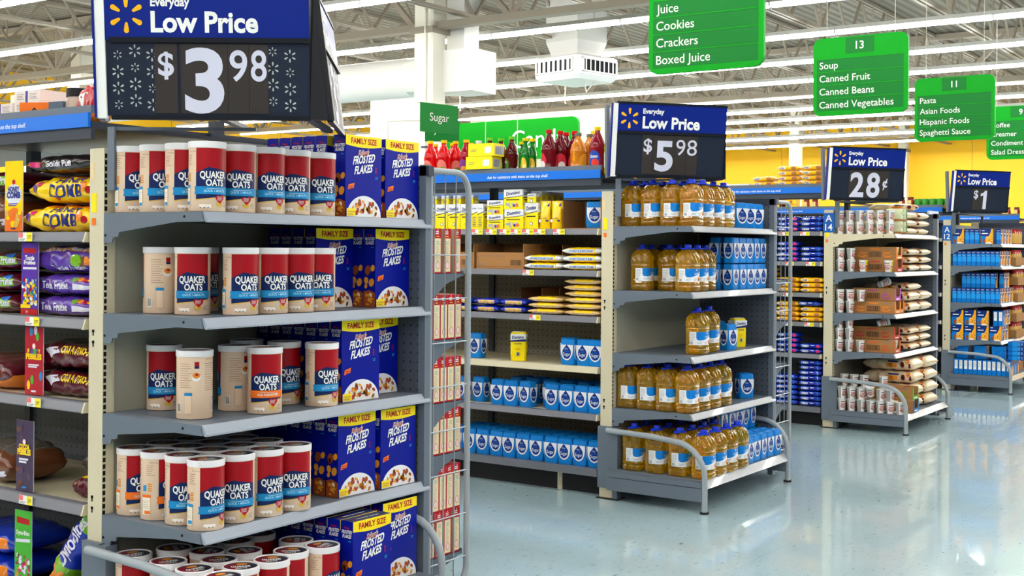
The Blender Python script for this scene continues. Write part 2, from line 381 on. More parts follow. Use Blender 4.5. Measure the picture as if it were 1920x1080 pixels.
# four-way ceiling diffuser hanging from its drop duct
cx, cy, cz = 18.74, 11.57, 4.69
t = thing('ceiling_diffuser', 'white four-way air diffuser with louvres hanging on a square duct', 'air vent', (cx,cy,cz), -.2)
VW = mat('diffuser_white', (226,226,224), .4); VD = mat('diffuser_dark', (20,22,28), .7)
b = MB(); H = .55
def cham(h, c): return [(-h+c,-h),(h-c,-h),(h,-h+c),(h,h-c),(h-c,h),(-h+c,h),(-h,h-c),(-h,-h+c)]
lo, hi = cham(.47,.05), cham(H,.08)
for P, z0, Q, z1 in ((lo,-.24,hi,-.16), (hi,-.16,hi,.15), (hi,.15,cham(.5,.06),.19)):
    b.prism([p+(z0,) for p in P], [p+(z1,) for p in Q], VW)
b.build('diffuser_body', t)
for k in range(4):
    b = MB(); b.T = Matrix.Rotation(k*pi/2, 4, 'Z')
    b.box((-.41,-H-.012,-.10), (.41,-H+.02,.09), VD)
    for z0, z1 in ((-.125,-.10), (.09,.115)): b.box((-.45,-H-.03,z0), (.45,-H,z1), VW)
    for x in (-.45, .41): b.box((x,-H-.03,-.125), (x+.04,-H,.115), VW)
    for i in range(7):
        x = -.38 + i*.115; b.prism([(x,-H-.028,-.10),(x+.012,-H-.028,-.10),(x+.05,-H-.013,-.10),(x+.038,-H-.013,-.10)], [(x,-H-.028,.09),(x+.012,-H-.028,.09),(x+.05,-H-.013,.09),(x+.038,-H-.013,.09)], VW)
    b.build('louvre_face', t)
b = MB(); sq = lambda h: [(-h,-h),(h,-h),(h,h),(-h,h)]
b.prism([p+(.19,) for p in sq(.30)], [p+(.46,) for p in sq(.38)], VW); b.prism([p+(.46,) for p in sq(.38)], [p+(1.46,) for p in sq(.38)], DUCT); b.build('drop_duct', t)
b = MB(); b.tube([(-.05,-.25,-.24),(.0,-.25,-.42),(.2,-.25,-.22)], .012, VW, 6); b.build('hanger_rod', t)
# ================================================================== shelving
YB = 3.741
ENDX = (2.839, 6.495, 10.229, 13.833)
LIPW = mat('clear_price_channel', (150,154,160), .2, var=.12, scale=14, stretch=(1,.3,1), coat=.35)
STICK = mat('old_sticker', (226,200,150), .6)
def post_bm(slots=True):
    b = MB(); b.box((0,0,.06), (.05,.08,1.852), IVORY, )
    for i in range(58 if slots else 0):
        z = .46 + i*.0238; b.box((.003,-.0012,z), (.014,.001,z+.016), SLOT)
    for z in (1.175, 1.135, .575, .535):
        b.box((-.0012,.052,z), (.001,.058,z+.022), SLOT); b.box((-.0012,.049,z+.012), (.001,.061,z+.022), SLOT)
    b.box((-.001,.055,1.74), (.001,.075,1.80), STICK)
    b.box((-.002,.040,1.62), (.001,.068,1.69), YEL); b.box((-.002,.045,1.575), (.001,.066,1.60), ORANGE)
    return b
def endcap(X0, zs, zb, label, first_ivory=False, lipm=LIP):
    t = thing('endcap_shelving', label, 'shelving', (X0,YB,0), 0, 'end-of-aisle shelving units')
    post_bm().build('post', t)
    b = MB(); b.box((1.16,0,.0), (1.21,.08,1.85), IVORY); b.build('post', t)
    b = MB(); b.box((.03,.004,.12), (1.18,.02,1.80), PANEL); b.build('back_panel', t)
    b = MB(); b.box((1.185,-.50,.15), (1.205,0.0,1.83), PEG_D); b.build('side_panel', t)
    b = MB(); b.box((1.18,-.535,.03), (1.215,-.50,1.845), GREY); b.box((1.18,-.55,1.80), (1.215,.0,1.84), DGREY); b.build('side_upright', t)
    for k, z in enumerate(zs):
        gm = IVORY if (first_ivory and k == 0) else GREY
        b = MB(); b.box((.004,-.515,z-.028), (1.180,.0,z), gm); s = b.build('shelf', t)
        for x0 in (0.0, 1.178):
            b = MB(); b.prx([(0,z+.0004),(0,z-.109),(-.045,z-.105),(-.052,z-.087),(-.078,z-.085),(-.085,z-.068),(-.39,z-.034),(-.525,z-.034),(-.515,z+.0004)][::-1], x0, x0+.006, gm)
            if x0 == 0.0:
                for y, q in ((-.01,.08), (-.43,.016)): b.tube([(-.0015,y,z-q),(.001,y,z-q)], .005, SLOT, 8)
            b.build('bracket', s)
        b = MB(); b.prx([(-.512,z+.0006),(-.522,z+.0006),(-.541,z-.030),(-.541,z-.036),(-.530,z-.036),(-.512,z-.012)], 0.006, 1.215, lipm); b.build('lip', s)
    b = MB(); b.box((-.055,-.62,zb-.03), (1.165,.0,zb), GREY); s = b.build('base_deck', t)
    b = MB(); b.prx([(-.618,zb+.0006),(-.628,zb+.0006),(-.655,zb-.045),(-.645,zb-.05),(-.618,zb-.02)], -.045, 1.19, lipm); b.build('lip', s)
    for x in (-.06, 1.165):
        b = MB(); P = [(x,.0,.42),(x,-.30,.41),(x,-.45,.395)]
        for a in range(1, 8): q = a*pi/2/7; P.append((x, -.45-.195*sin(q), .20+.195*cos(q)))
        P += [(x,-.645,.12),(x,-.645,.012)]
        b.tube(P, .0165, CHROME, 10); b.tube([(x,-.645,.012),(x,-.645,.0)], .026, BLACK, 10); b.build('guard_rail', t, smooth=40)
        b = MB(); b.box((x-.012,-.632,.066), (x+.012,-.01,zb-.012), GREY); b.box((x-.0135,-.63,zb-.042), (x+.0,-.02,zb-.040), SLOT); b.build('apron', t)
    b = MB(); b.box((-.02,-.016,.065), (.062,.086,.435), GREY); b.box((-.02,-.05,.0), (.03,-.016,.43), GREY)
    for z in (.10, .40): b.tube([(-.022,-.005,z),(-.018,-.005,z)], .008, SLOT, 8)
    b.box((-.006,-.014,.0), (.05,.08,.065), IVORY); b.box((-.03,-.06,0), (.07,.09,.006), BLACK); b.build('post_cover', t)
    # flat arm that carries the price sign
    b = MB(); b.box((.004,-.05,1.70), (.012,-.012,1.927), GREY); b.bar((.008,-.03,1.921), (.30,-.46,1.921), .012, .012, GREY); b.bar((.008,-.03,1.921), (1.20,-.03,1.921), .03, .012, DGREY); b.box((1.19,-.045,1.80), (1.21,-.02,1.927), DGREY)
    b.build('sign_arm', t)
    return t
ZS = ([1.618,1.258,.898,.534], [1.640,1.254,.878,.547], [1.646,1.328,.978,.650], [1.589,1.352,.953,.550])
ZB = (.165,.185,.160,.185)
endcap(ENDX[0], ZS[0], ZB[0], 'grey end-of-aisle shelving holding round oats canisters and tall cereal boxes')
endcap(ENDX[1], ZS[1], ZB[1], 'grey end-of-aisle shelving holding golden oil bottles and blue sugar bags', lipm=LIPW)
endcap(ENDX[2], ZS[2], ZB[2], 'end-of-aisle shelving holding white noodle cups and sacks of rice', True, LIPW)
endcap(ENDX[3], ZS[3], ZB[3], 'end-of-aisle shelving packed with small blue pasta boxes beside red jars', lipm=LIPW)
# long double-sided shelving; only its side towards the viewer is stocked
BLUE = mat('top_shelf_strip', (16,110,214), .35)
TW = mat('strip_lettering', (235,242,250), .4)
def gondola(X0, bays, zs, label, ivory=(), top=1.985):
    Y0 = 3.83; t = thing('gondola_shelving', label, 'shelving', (X0,Y0,0)); L = 1.219
    for k in range(bays+1):
        b = MB(); b.box((.585,k*L-.02,0), (.635,k*L+.02,top+.02), DGREY); b.build('upright', t)
    for k in range(bays):
        y0, y1 = k*L+.006, (k+1)*L-.006
        b = MB(); b.box((.602,y0,.1), (.618,y1,1.83), PEG_D if X0 < 5 or X0 > 9 else PEG_B); b.build('back_panel', t)
        b = MB(); b.box((.04,y0,.12), (.585,y1,zs[-1]), DGREY); b.box((.09,y0,0), (.585,y1,.12), BLACK)
        b.pry([(-.005,zs[-1]+.001),(.045,zs[-1]+.001),(.045,zs[-1]-.045),(.0,zs[-1]-.045)], y0, y1, CHAN); b.build('base_deck', t)
        b = MB(); b.tube([(.1,y0+.32,.12),(.1,y0+.32,0)], .022, IVORY, 8); b.build('foot', t)
        for j, z in enumerate(zs[:-1]):
            m = IVORY if j in ivory else GREY; me_ = IVORY if j in ivory else CHAN
            b = MB(); b.box((.03,y0,z-.025), (.585,y1,z), IVORY if X0 < 9 else GREY); s = b.build('shelf', t)
            b = MB(); b.pry([(.0,z-.002),(.006,z+.0015),(.04,z+.0015),(.04,z-.036),(-.010,z-.036),(-.010,z-.032)], y0+.008, y1, me_); b.build('lip', s)
            b = MB(); b.pry([(-.011,z-.037),(.002,z+.0008),(.04,z+.0008),(.04,z-.037)], y0, y0+.008, IVORY); b.build('end_cap', s)
        z = top
        b = MB(); b.box((.02,y0,z-.055), (1.19,y1,z-.03), DGREY); s = b.build('top_shelf', t)
        b = MB(); b.box((.0,y0-.006,z-.052), (.012,y1+.006,z), BLUE)
        A = Art(); A.text('Ask for assistance with items on the top shelf.', -(y0+y1)/2, z-.036, .017, TW, 2, bold=.012, shear=.2, align='C', res=2); b.art(A, on_left(.0)); b.build('strip', s)
        b = MB(); b.box((.012,y0-.006,z), (.03,y1+.006,z+.028), GREY); b.box((.012,y0-.006,z-.095), (.03,y1+.006,z-.052), DGREY); b.build('front_rail', s)
    return t
GZ = ([1.550,1.232,.928,.555,.17], [1.625,1.370,1.090,.783,.497,.167], [1.667,1.408,1.140,.888,.616,.164], [1.65,1.35,1.05,.75,.45,.165], [1.65,1.35,1.05,.75,.45,.165])
gondola(2.835, 2, GZ[0], 'dark aisle shelving of bagged breakfast cereal, beside the oats display')
gondola(6.485, 2, GZ[1], 'beige aisle shelving with blue sugar bags and yellow sugar cartons', (3,))
gondola(10.21, 4, GZ[2], 'aisle shelving with blue and yellow cookie packets, next to the A 14 post', top=2.05)
gondola(13.82, 3, GZ[3], 'aisle shelving behind the rice sacks, next to the A 12 post', top=1.99)
gondola(17.45, 3, GZ[4], 'distant aisle shelving behind the blue pasta boxes', top=1.99)
# A 14 / A 12 plates on the posts
PLB = mat('aisle_plate_blue', (10,88,172), .4)
for k, st in ((2,'14'), (3,'12')):
    b = MB(); b.box((-.006,-.012,0), (-.001,.086,.165), PLB)
    A = Art(); A.text('A', -.037, .092, .055, WHITE, 2, bold=.01, align='C'); A.text(st, -.037, .016, .055, WHITE, 2, bold=.01, align='C'); b.art(A, on_left(-.006))
    o = b.build('aisle_plate', None, loc=(ENDX[k]-.001, YB, 1.66 if k == 2 else 1.625)); tag(o, 'small blue plate reading A %s on the ivory post beside the %s' % (st, 'noodle cups' if k == 2 else 'pasta boxes'), 'sign')
# ------------------------------------------------------------------ wire side racks
def wire_rack(X, label, zs):
    t = thing('wire_side_rack', label, 'rack', (X,3.22,0), 0, 'wire side racks hung on the endcaps'); D = .27
    for y in (0, .44):
        b = MB(); P = [(0,y,1.825),(D-.09,y,1.825)]
        for a in range(1, 7): q = a*pi/2/6; P.append((D-.09+.09*sin(q), y, 1.735+.09*cos(q)))
        P += [(D,y,.13)]
        for a in range(1, 7): q = a*pi/2/6; P.append((D-.08+.08*cos(q), y, .13-.08*sin(q)))
        P += [(0,y,.05)]; b.tube(P, .0135, CHROME, 10); b.tube([(.005,y,.05),(.005,y,1.83)], .010, CHROME, 8); b.build('tube_frame', t, smooth=40)
        b = MB()
        for x in (.03,.105,.18): b.tube([(x,y,.05),(x,y,1.825)], .0032, STEEL, 6)
        for i in range(9): b.tube([(0,y-.004,.17+i*.186),(D,y-.004,.17+i*.186)], .0032, STEEL, 6)
        b.build('wire_grid', t)
    for z in zs:
        b = MB(); b.box((.01,.012,z-.012), (D-.014,.43,z), GREY); b.box((D-.017,.012,z-.012), (D-.014,.43,z+.012), GREY); s = b.build('tray', t)
        for y in (.014, .42):
            b = MB(); b.prism([(.004,y,z),(.004,y,z-.12),(.03,y,z-.115),(.13,y,z-.045),(D-.035,y,z-.014),(D-.03,y,z)], [(.004,y+.004,z),(.004,y+.004,z-.12),(.03,y+.004,z-.115),(.13,y+.004,z-.045),(D-.035,y+.004,z-.014),(D-.03,y+.004,z)], GREY); b.build('bracket', s)
    return t
RZ1 = (1.392, 1.110, .842, .622, .188)
wire_rack(ENDX[0]+1.225, 'grey wire side rack of narrow red cartons, beside the cereal boxes', RZ1)
wire_rack(ENDX[1]+1.225, 'grey wire side rack beside the blue sugar bags of the oil display', (1.30,1.02,.74,.46,.17))
# ------------------------------------------------------------------ price signs on top of the endcaps
HBLUE = mat('sign_blue', (0,30,124), .35, var=.04, scale=2); HNAVY = mat('sign_navy', (26,34,52), .4, var=.06, scale=3); HCARD = mat('price_card', (50,44,42), .5)
DIGIT = mat('digit_lavender', (206,206,224), .5); SPARK = mat('spark_yellow', (255,178,16), .4); STAR = mat('star_cutout', (176,180,176), .5); SEDGE = mat('sign_edge_black', (16,18,26), .4)
def spark(A, cx, cy, R, m, ly=2):
    for k in range(6):
        a = pi/2 + k*pi/3; d = (cos(a), sin(a)); e = (-sin(a), cos(a)); P = []
        r0, r1, w0, w1 = .40*R, R, .085*R, .145*R
        for i in range(7): q = -pi/2 + pi*i/6; P.append((r1-w1+w1*cos(q), w1*sin(q)))
        for i in range(7): q = pi/2 + pi*i/6; P.append((r0+w0+w0*cos(q), w0*sin(q)))
        A.poly([(cx+d[0]*x+e[0]*y, cy+d[1]*x+e[1]*y) for x, y in P], m, ly)
def topper(PL, PR, z, price, label, stars=False, off=.012, lb=0.0, tw=0.0):
    U = Vector((PR[0]-PL[0], PR[1]-PL[1], 0)); W_ = U.length; ang = math.atan2(U.y, U.x); H_ = .415; ZH = .250
    t = thing('price_sign', label, 'sign', (PL[0],PL[1],z), ang, 'price signs on the endcaps')
    for side in (0, 1):
        LEAN = -.05 if side == 0 else lb
        Mx = Matrix.Identity(4) if side == 0 else Matrix.Translation((W_+off,.012,0)) @ Matrix.Rotation(pi/2+tw, 4, 'Z')
        # the sheet curves back towards its top
        vs = [H_*i/10 for i in range(11)]
        def sheet(b, v0, v1, u0, u1, m, out=0.0, th=.012):
            n = 6; vv = [v0+(v1-v0)*i/n for i in range(n+1)]
            P = [(LEAN*v/H_-out, v) for v in vv] + [(LEAN*v/H_+th, v) for v in vv[::-1]]
            b.prx(P[::-1], u0, u1, m)
        b = MB(); b.T = Mx; sheet(b, 0, ZH, .006 if side == 0 else .03, W_, HNAVY)
        if stars:
            A = Art(); R = random.Random(4)
            for i in range(4):
                for j in range(12):
                    x = .045 + j*.058; y = .036 + i*.055 + (.014 if j % 2 else 0)
                    if .03 < x < W_-.03: spark(A, x, y, (.021 if (i+j) % 3 else .015), STAR, 1)
            b.art(A, lambda u, v, l: (u, -EPS*l + LEAN*v/H_, v))
        b.build('price_board', t)
        b = MB(); b.T = Mx; sheet(b, ZH, H_, .006 if side == 0 else .03, W_, HBLUE, .006)
        A = Art(); sx = W_/.72
        spark(A, .083*sx, ZH+.082, .060, SPARK); A.text('Everyday', .168*sx, ZH+.112, .028, WHITE, 2, w=.137*sx, bold=.03); A.text('Low Price', .168*sx, ZH+.028, .064, WHITE, 2, w=.375*sx, bold=.032)
        b.art(A, lambda u, v, l: (u, -.006-EPS*l + LEAN*v/H_, v)); b.build('header', t)
        b = MB(); b.T = Mx; sheet(b, ZH-.008, ZH+.008, .02, W_+.002, SEDGE, .012); sheet(b, H_, H_+.012, .0, W_, SEDGE, .01); sheet(b, -.014, .0, .02, W_, SEDGE, .008)
        e0 = -.034 if side == 0 else 0; sheet(b, -.01, H_, e0, e0+.008, HBLUE if side == 0 else SEDGE, .014); sheet(b, -.01, H_, e0+.008, .006 if side == 0 else .03, WHITE if side == 0 else SEDGE, .010); b.build('sign_frame', t)
        for x0, x1, st, h, v, bo in price:
            b = MB(); b.T = Mx; k = sx; sheet(b, .008, .238, x0*k, x1*k, HCARD, .003, .002)
            A = Art(); T, lo, hi = text_tris(st, bo)
            if st == '1': c_ = (x0+x1)/2*k; A.poly([(c_-.004,v),(c_+.040,v),(c_+.040,v+h),(c_+.012,v+h),(c_+.0,v+h*.90),(c_-.040,v+h*.83),(c_-.040,v+h*.70),(c_-.004,v+h*.74)], DIGIT, 2)
            else: A.text(st, (x0+x1)/2*k, v, h, DIGIT, 2, w=(x1-x0)*k*.84 if st not in '1$¢' else None, bold=bo, align='C', res=5)
            b.art(A, lambda u, v, l: (u, -.0032-EPS*l + LEAN*v/H_, v)); b.build('price_card', t)
    b = MB(); b.box((.03,.03,.0), (W_+.0,.06,.016), DGREY); b.box((W_-.04,.03,.0), (W_-.01,.60,.016), DGREY); b.box((W_*.5,.06,.0), (W_*.5+.03,.5,.016), DGREY)
    b.bar((-.02,.04,-.016), (-.02,.06,H_), .02, .035, GREY)
    b.prism([(W_+.001,-.052,H_),(W_+.001,-.008,-.01),(W_+off-.004,.008,-.01),(W_+off-lb-.004,.008,H_)], [(W_+.001,.012,H_),(W_+.001,.03,-.01),(W_+off-.004,.03,-.01),(W_+off-lb-.004,.03,H_)], SEDGE); b.build('support', t)
    return t
P398 = ((.177,.257,'$',.074,.135,.02), (.268,.433,'3',.198,.018,.028), (.434,.508,'9',.098,.118,.012), (.509,.575,'8',.098,.118,.012))
topper((2.676,3.518), (3.068,2.949), 1.942, P398, 'largest blue price sign, reading 3.98 dollars, above the oats canisters', True, .065, .055, .06)
P598 = ((.176,.246,'$',.074,.140,.02), (.248,.390,'5',.165,.035,.028), (.391,.462,'9',.090,.125,.0), (.463,.540,'8',.090,.125,.0))
topper((6.346,3.656), (6.895,3.213), 1.940, P598, 'blue price sign reading 5.98 dollars above the oil bottles')
P28 = ((.185,.345,'2',.190,.02,.028), (.346,.500,'8',.190,.02,.028), (.501,.575,'¢',.075,.10,.02))
topper((9.967,3.690), (10.514,3.249), 1.940, P28, 'blue price sign reading 28 cents above the noodle cups')
P1 = ((.250,.330,'$',.080,.135,.02), (.331,.450,'1',.195,.02,.028))
topper((13.419,3.617), (14.010,3.200), 1.940, P1, 'blue price sign reading 1 dollar above the blue pasta boxes')
topper((17.03,3.60), (17.60,3.17), 1.940, (), 'price sign cut off by the frame edge, past the 1 dollar sign')
# ------------------------------------------------------------------ green aisle signs on wires
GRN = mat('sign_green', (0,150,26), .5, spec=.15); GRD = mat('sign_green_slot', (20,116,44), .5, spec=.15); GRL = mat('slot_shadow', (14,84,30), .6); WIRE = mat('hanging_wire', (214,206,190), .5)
def rrect(x0, y0, x1, y1, r, n=6):
    P = []
    for cx_, cy_, a in ((x1-r,y0+r,-pi/2),(x1-r,y1-r,0),(x0+r,y1-r,pi/2),(x0+r,y0+r,pi)):
        for i in range(n+1): q = a + pi/2*i/n; P.append((cx_+r*cos(q), cy_+r*sin(q)))
    return P
def aisle_sign(x, y, num, rows, label):
    t = thing('aisle_sign', label, 'sign', (x,y,2.925), -pi/2, 'green aisle signs hanging from the roof')
    b = MB(); P = rrect(-.5,0,.5,.815,.085); b.prism([(p[0],-.02,p[1]) for p in P], [(p[0],.02,p[1]) for p in P], GRN); b.build('sign_panel', t)
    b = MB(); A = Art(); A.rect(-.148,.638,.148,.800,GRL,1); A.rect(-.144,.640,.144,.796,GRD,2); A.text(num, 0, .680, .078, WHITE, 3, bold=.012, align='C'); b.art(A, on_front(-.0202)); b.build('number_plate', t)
    for i, st in enumerate(rows):
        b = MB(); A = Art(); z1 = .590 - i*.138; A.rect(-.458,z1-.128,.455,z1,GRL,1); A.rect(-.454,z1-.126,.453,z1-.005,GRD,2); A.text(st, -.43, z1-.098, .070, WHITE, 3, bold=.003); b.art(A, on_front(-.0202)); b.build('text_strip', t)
    for x_ in (-.36,.36):
        b = MB(); b.tube([(x_,0,.81),(x_,0,2.35)], .003, WIRE, 5); b.build('wire', t)
aisle_sign(8.98, 4.34, '15', ('Juice','Cookies','Crackers','Boxed Juice'), 'green hanging aisle sign listing juice, cookies and crackers')
aisle_sign(12.65, 4.35, '13', ('Soup','Canned Fruit','Canned Beans','Canned Vegetables'), 'green hanging aisle sign numbered 13 for soup and canned food')
aisle_sign(16.25, 4.36, '11', ('Pasta','Asian Foods','Hispanic Foods','Spaghetti Sauce'), 'green hanging aisle sign numbered 11 for pasta and sauce')
aisle_sign(19.95, 4.36, '9', ('Coffee','Creamer','Condiment','Salad Dressing'), 'green hanging aisle sign numbered 9 for coffee and creamer')
# small flag signs on wire arms over the sugar shelving
FLG = mat('flag_green', (14,128,48), .5)
for st, y0, y1, z0, z1, x, ra in (('Sugar',5.365,5.725,2.335,2.545,7.10,-.2), ('Juice',5.66,5.92,2.31,2.47,7.45,-.9)):
    t = thing('flag_sign', 'small green flag sign reading %s on a wire arm above the bottles' % st, 'sign', (x,(y0+y1)/2,z0), ra)
    w = (y1-y0)/2; h = z1-z0
    b = MB(); b.box((-w,-.003,0), (w,.003,h), FLG); A = Art(); A.text(st, 0, h*.40, .058 if st == 'Sugar' else .045, WHITE, 2, align='C'); b.art(A, on_front(-.003)); b.build('flag_plate', t)
    b = MB(); b.tube([(-w-.02,.01,h),(w+.62,.01,h),(w+.62,.01,2.0-z0)] if st == 'Sugar' else [(-w-.28,.01,2.0-z0),(-w-.28,.01,h-.01),(-w,.01,h),(w+.2,.01,h),(w+.2,.01,2.0-z0)], .0045, WIRE, 6); b.build('wire_arm', t)
# wide green department sign far behind
b = MB(); t = thing('department_sign', 'wide green department sign far behind the juice bottles', 'sign', (22.4,15.5,3.45), -pi/2)
P = rrect(-1.75,0,1.75,.87,.16); b.prism([(p[0],-.04,p[1]) for p in P], [(p[0],.04,p[1]) for p in P], GRN); A = Art(); A.text('Candy', .05, .25, .38, WHITE, 2); b.art(A, on_front(-.045)); b.build('sign_panel', t)
for x_ in (-1.4,1.4):
    b = MB(); b.tube([(x_,0,1.15),(x_,0,2.71)], .012, WIRE, 5); b.build('wire', t)
# tall cash-back banner beside the rice sacks
BW = mat('banner_white', (206,212,226), .5); BB = mat('banner_blue', (18,64,160), .5); BO = mat('banner_orange', (250,160,30), .5)
t = thing('banner', 'tall white and blue cash back banner beside the rice sacks', 'banner', (11.60,3.33,.02))
b = MB(); b.box((0,0,.50), (.30,.02,1.40), BB); b.box((0,0,1.40), (.30,.02,1.86), BW)
A = Art(); A.text('Save', .02, 1.66, .06, BB, 2, bold=.02); A.rect(.05,1.44,.25,1.55,BB,2)
for st, z in (('unlimited',1.33), ('cash back.',1.27)): A.text(st, .015, z, .034, WHITE, 2, w=.25, bold=.01)
for st, z in (('3%',1.06), ('2%',.84), ('1%',.64)): A.text(st, .02, z, .13, BO, 2, w=.24, bold=.02)
for i, z in enumerate((1.01,.79,.59)): A.lines(.03,z-.02,.2,z+.02,2,WHITE,2,.5,i)
b.art(A, on_front(0)); b.build('banner_sheet', t)
b = MB(); b.box((.13,.02,0), (.17,.04,1.8), DGREY); b.box((.0,-.10,-.02), (.3,.14,.0), DGREY); b.build('stand', t)
# ================================================================== oats canisters, cereal boxes, red cartons
TAN = mat('oats_paper', (226,198,170), .45, var=.04, scale=30); OLID = mat('lid_rim', (232,230,232), .35); ORED = mat('oats_red', (158,2,20), .4); ONAVY = mat('oats_navy', (4,30,86), .4); LIDN = mat('lid_navy', (26,24,44), .35); LIDR = mat('lid_red', (110,14,34), .4)
PRINT_R = mat('print_maroon', (128,70,66), .6); BISC = mat('biscuit_print', (214,132,46), .5); LTGREY = mat('print_grey', (206,204,206), .5)
def heart(A, cx, cy, s, m, ly):
    P = []
    for i in range(28):
        a = 2*pi*i/28; P.append((cx + s*16*sin(a)**3/17, cy + s*(13*cos(a)-5*cos(2*a)-2*cos(3*a)-cos(4*a))/17))
    A.poly(P[::-1], m, ly)
def canister(old):
    R, Hh = .0622, .222; band = ORANGE if old else CYAN
    b = MB(); b.lathe([(R-.0015,.0),(R,.002),(R,Hh)], TAN, 48)
    A = Art(); w = .0625
    A.rect(-w,.10,w,.214,ORED,1); A.poly([(-w,.040),(w,.054),(w,.136),(-w*.3,.150),(-w,.130)],ONAVY,2); A.poly([(-w,.036),(w*.2,.046),(w,.050),(w,.054),(-w,.040)],GOLD,3)
    A.text('QUAKER',0,.1125,.0225,WHITE,4,w=.096,bold=.03,align='C'); A.text('OATS',.004,.0865,.0215,WHITE,4,w=.064,bold=.03,align='C')
    A.poly([(-w-.006,.058),(w+.006,.058),(w+.006,.084),(-w-.006,.084),(-w-.003,.071)],band,3); A.text('OLD FASHIONED' if old else 'QUICK 1-MINUTE',.004,.0655,.0075,WHITE if old else mat('pale_cyan',(170,226,244),.5),4,w=.078,bold=.012,align='C',res=2); A.lines(-.025,.076,.04,.080,1,LTGREY,4,.4)
    A.ell(.020,.024,.013,.009,GOLD,4); heart(A,.022,.042,.0185,RED,5); A.lines(.010,.038,.034,.052,4,LTGREY,6,.4,5)
    A.lines(-.050,.012,-.008,.026,1,mat('print_white',(240,230,220),.5),2,.8); A.bars(-.048,.011,-.01,.014,3,INK,3); A.lines(.038,.016,.060,.034,4,INK,2,.25)
    def side(o, f):
        A.text('Every Day',o+.002,.201,.005,PRINT_R,2,res=1); A.lines(o-.012,.158,o+.020,.198,6,PRINT_R,2,.18,3,.5)
        for i in range(4): A.rect(o-.007,.102+i*.0075,o+.008,.107+i*.0075,BISC,2)
        A.poly([(o-.028,.100),(o-.012,.103),(o-.012,.124),(o-.028,.121)],ONAVY if not old else CYAN,2)
        A.rect(o-.030,.018,o+.004,.086,INK,2); A.rect(o-.0294,.0186,o+.0034,.080,mat('cream_print',(240,226,204),.5),3); A.rect(o-.032,.080,o+.006,.090,band,4); A.lines(o-.027,.042,o+.001,.074,5,INK,4,.15); A.rect(o-.020,.022,o+.002,.034,band,4)
    side(-.095, 1)
    o = -.150
    A.rect(o-.008,.022,o+.010,.056,WHITE,2); A.bars(o-.006,.026,o+.008,.054,11,BLACK,3); A.rect(o-.004,.068,o+.008,.075,CYAN,2)
    A.lines(-.196,.100,-.130,.200,13,PRINT_R,2,.14,8,.3); A.text('Get A Perfect Start To Your Day',-.192,.206,.0048,PRINT_R,2,w=.062,res=1)
    o = .165
    A.rect(o-.006,.178,o+.010,.200,ORED,2); A.rect(o-.006,.176,o+.010,.184,ONAVY,3); A.lines(o-.06,.11,o-.016,.20,11,PRINT_R,2,.14,9,.3)
    A.ell(o,.146,.015,.014,WHITE,2); A.ell(o,.152,.013,.010,BISC,3); A.ell(o+.002,.155,.006,.004,RED,4); A.rect(.09,.022,.108,.056,WHITE,2); A.bars(.092,.026,.106,.054,11,BLACK,3); A.rect(.125,.020,.150,.090,INK,2); A.rect(.1256,.0206,.1494,.0894,TAN,3); A.rect(.124,.082,.152,.092,band,4)
    b.art(A, on_cyl(R), .008)
    body = b.mesh('paper_tube', 40)
    b = MB(); b.lathe([(R+.0022,.216),(R+.0025,.2365),(R+.001,.238),(R-.003,.238),(R-.005,.234),(.0,.234)], OLID, 40, cap=False)
    A = Art(); r = R-.005; A.ell(0,0,r,r,LIDN,1,32); A.ell(0,0,r,r,LIDR,2,20,pi*.55,pi*1.45); A.text('QUAKER',0,-.012,.018,WHITE,3,w=.068,bold=.03,align='C',res=2); A.text('OATS',0,-.034,.014,WHITE,3,w=.04,bold=.03,align='C',res=2); A.ell(.005,.026,.020,.012,BISC,3)
    b.art(A, on_top(.234)); return Kind('oats_canister', 'canister', [('paper_tube', body), ('lid', b.mesh('lid', 35))])
oats_q, oats_o = canister(False), canister(True)
oats_o.name = 'oats_canister'
def put_oats(lst, z, shelf, g):
    for i, it in enumerate(lst):
        x, y, a = it[0], it[1], it[2]; K = oats_o if len(it) > 3 and it[3] == 'o' else oats_q
        lab = it[4] if len(it) > 4 else '%s oats canister from the ivory post, %s' % (od(i), shelf)
        K((x, y, z+.002), radians(a), lab, g)
# front row first, then the column running back along the ivory post
put_oats([(2.915,3.675,-8),(2.918,3.545,-10),(2.922,3.414,-12),(2.912,3.281,-20),(3.060,3.290,-34),(3.196,3.282,-20),(3.330,3.285,-36),(3.468,3.287,-26)], ZS[0][0], 'top shelf of the cereal endcap', 'oats canisters on the top shelf')
put_oats([(2.985,3.605,-170),(2.998,3.450,-42),(3.170,3.600,-10),(3.098,3.312,-16),(3.236,3.302,-20),(3.372,3.302,-26),(3.505,3.318,-40)], ZS[0][1], 'second shelf of the cereal endcap', 'oats canisters on the second shelf')
put_oats([(3.058,3.672,-44,'q'),(2.962,3.395,172,'q'),(3.205,3.450,200,'q'),(3.212,3.305,-36,'o'),(3.445,3.440,-12,'q'),(3.490,3.285,-14,'q'),(3.42,3.62,-40,'q')], ZS[0][2], 'half empty middle shelf', 'oats canisters on the middle shelf')
L = [(2.930,3.674,-8,'o'),(2.930,3.543,18,'o'),(2.930,3.412,-30,'q'),(2.916,3.281,-2,'q'),(3.063,3.287,-38,'q'),(3.194,3.278,-14,'q'),(3.327,3.268,-36,'q')]
for i in range(3):
    for j in range(3): L.append((3.066+i*.133, 3.421+j*.1295, random.choice((-20,0,-40,160,90)), 'q'))
put_oats(L, ZS[0][3], 'crowded lower shelf of the cereal endcap', 'oats canisters on the lower shelf')
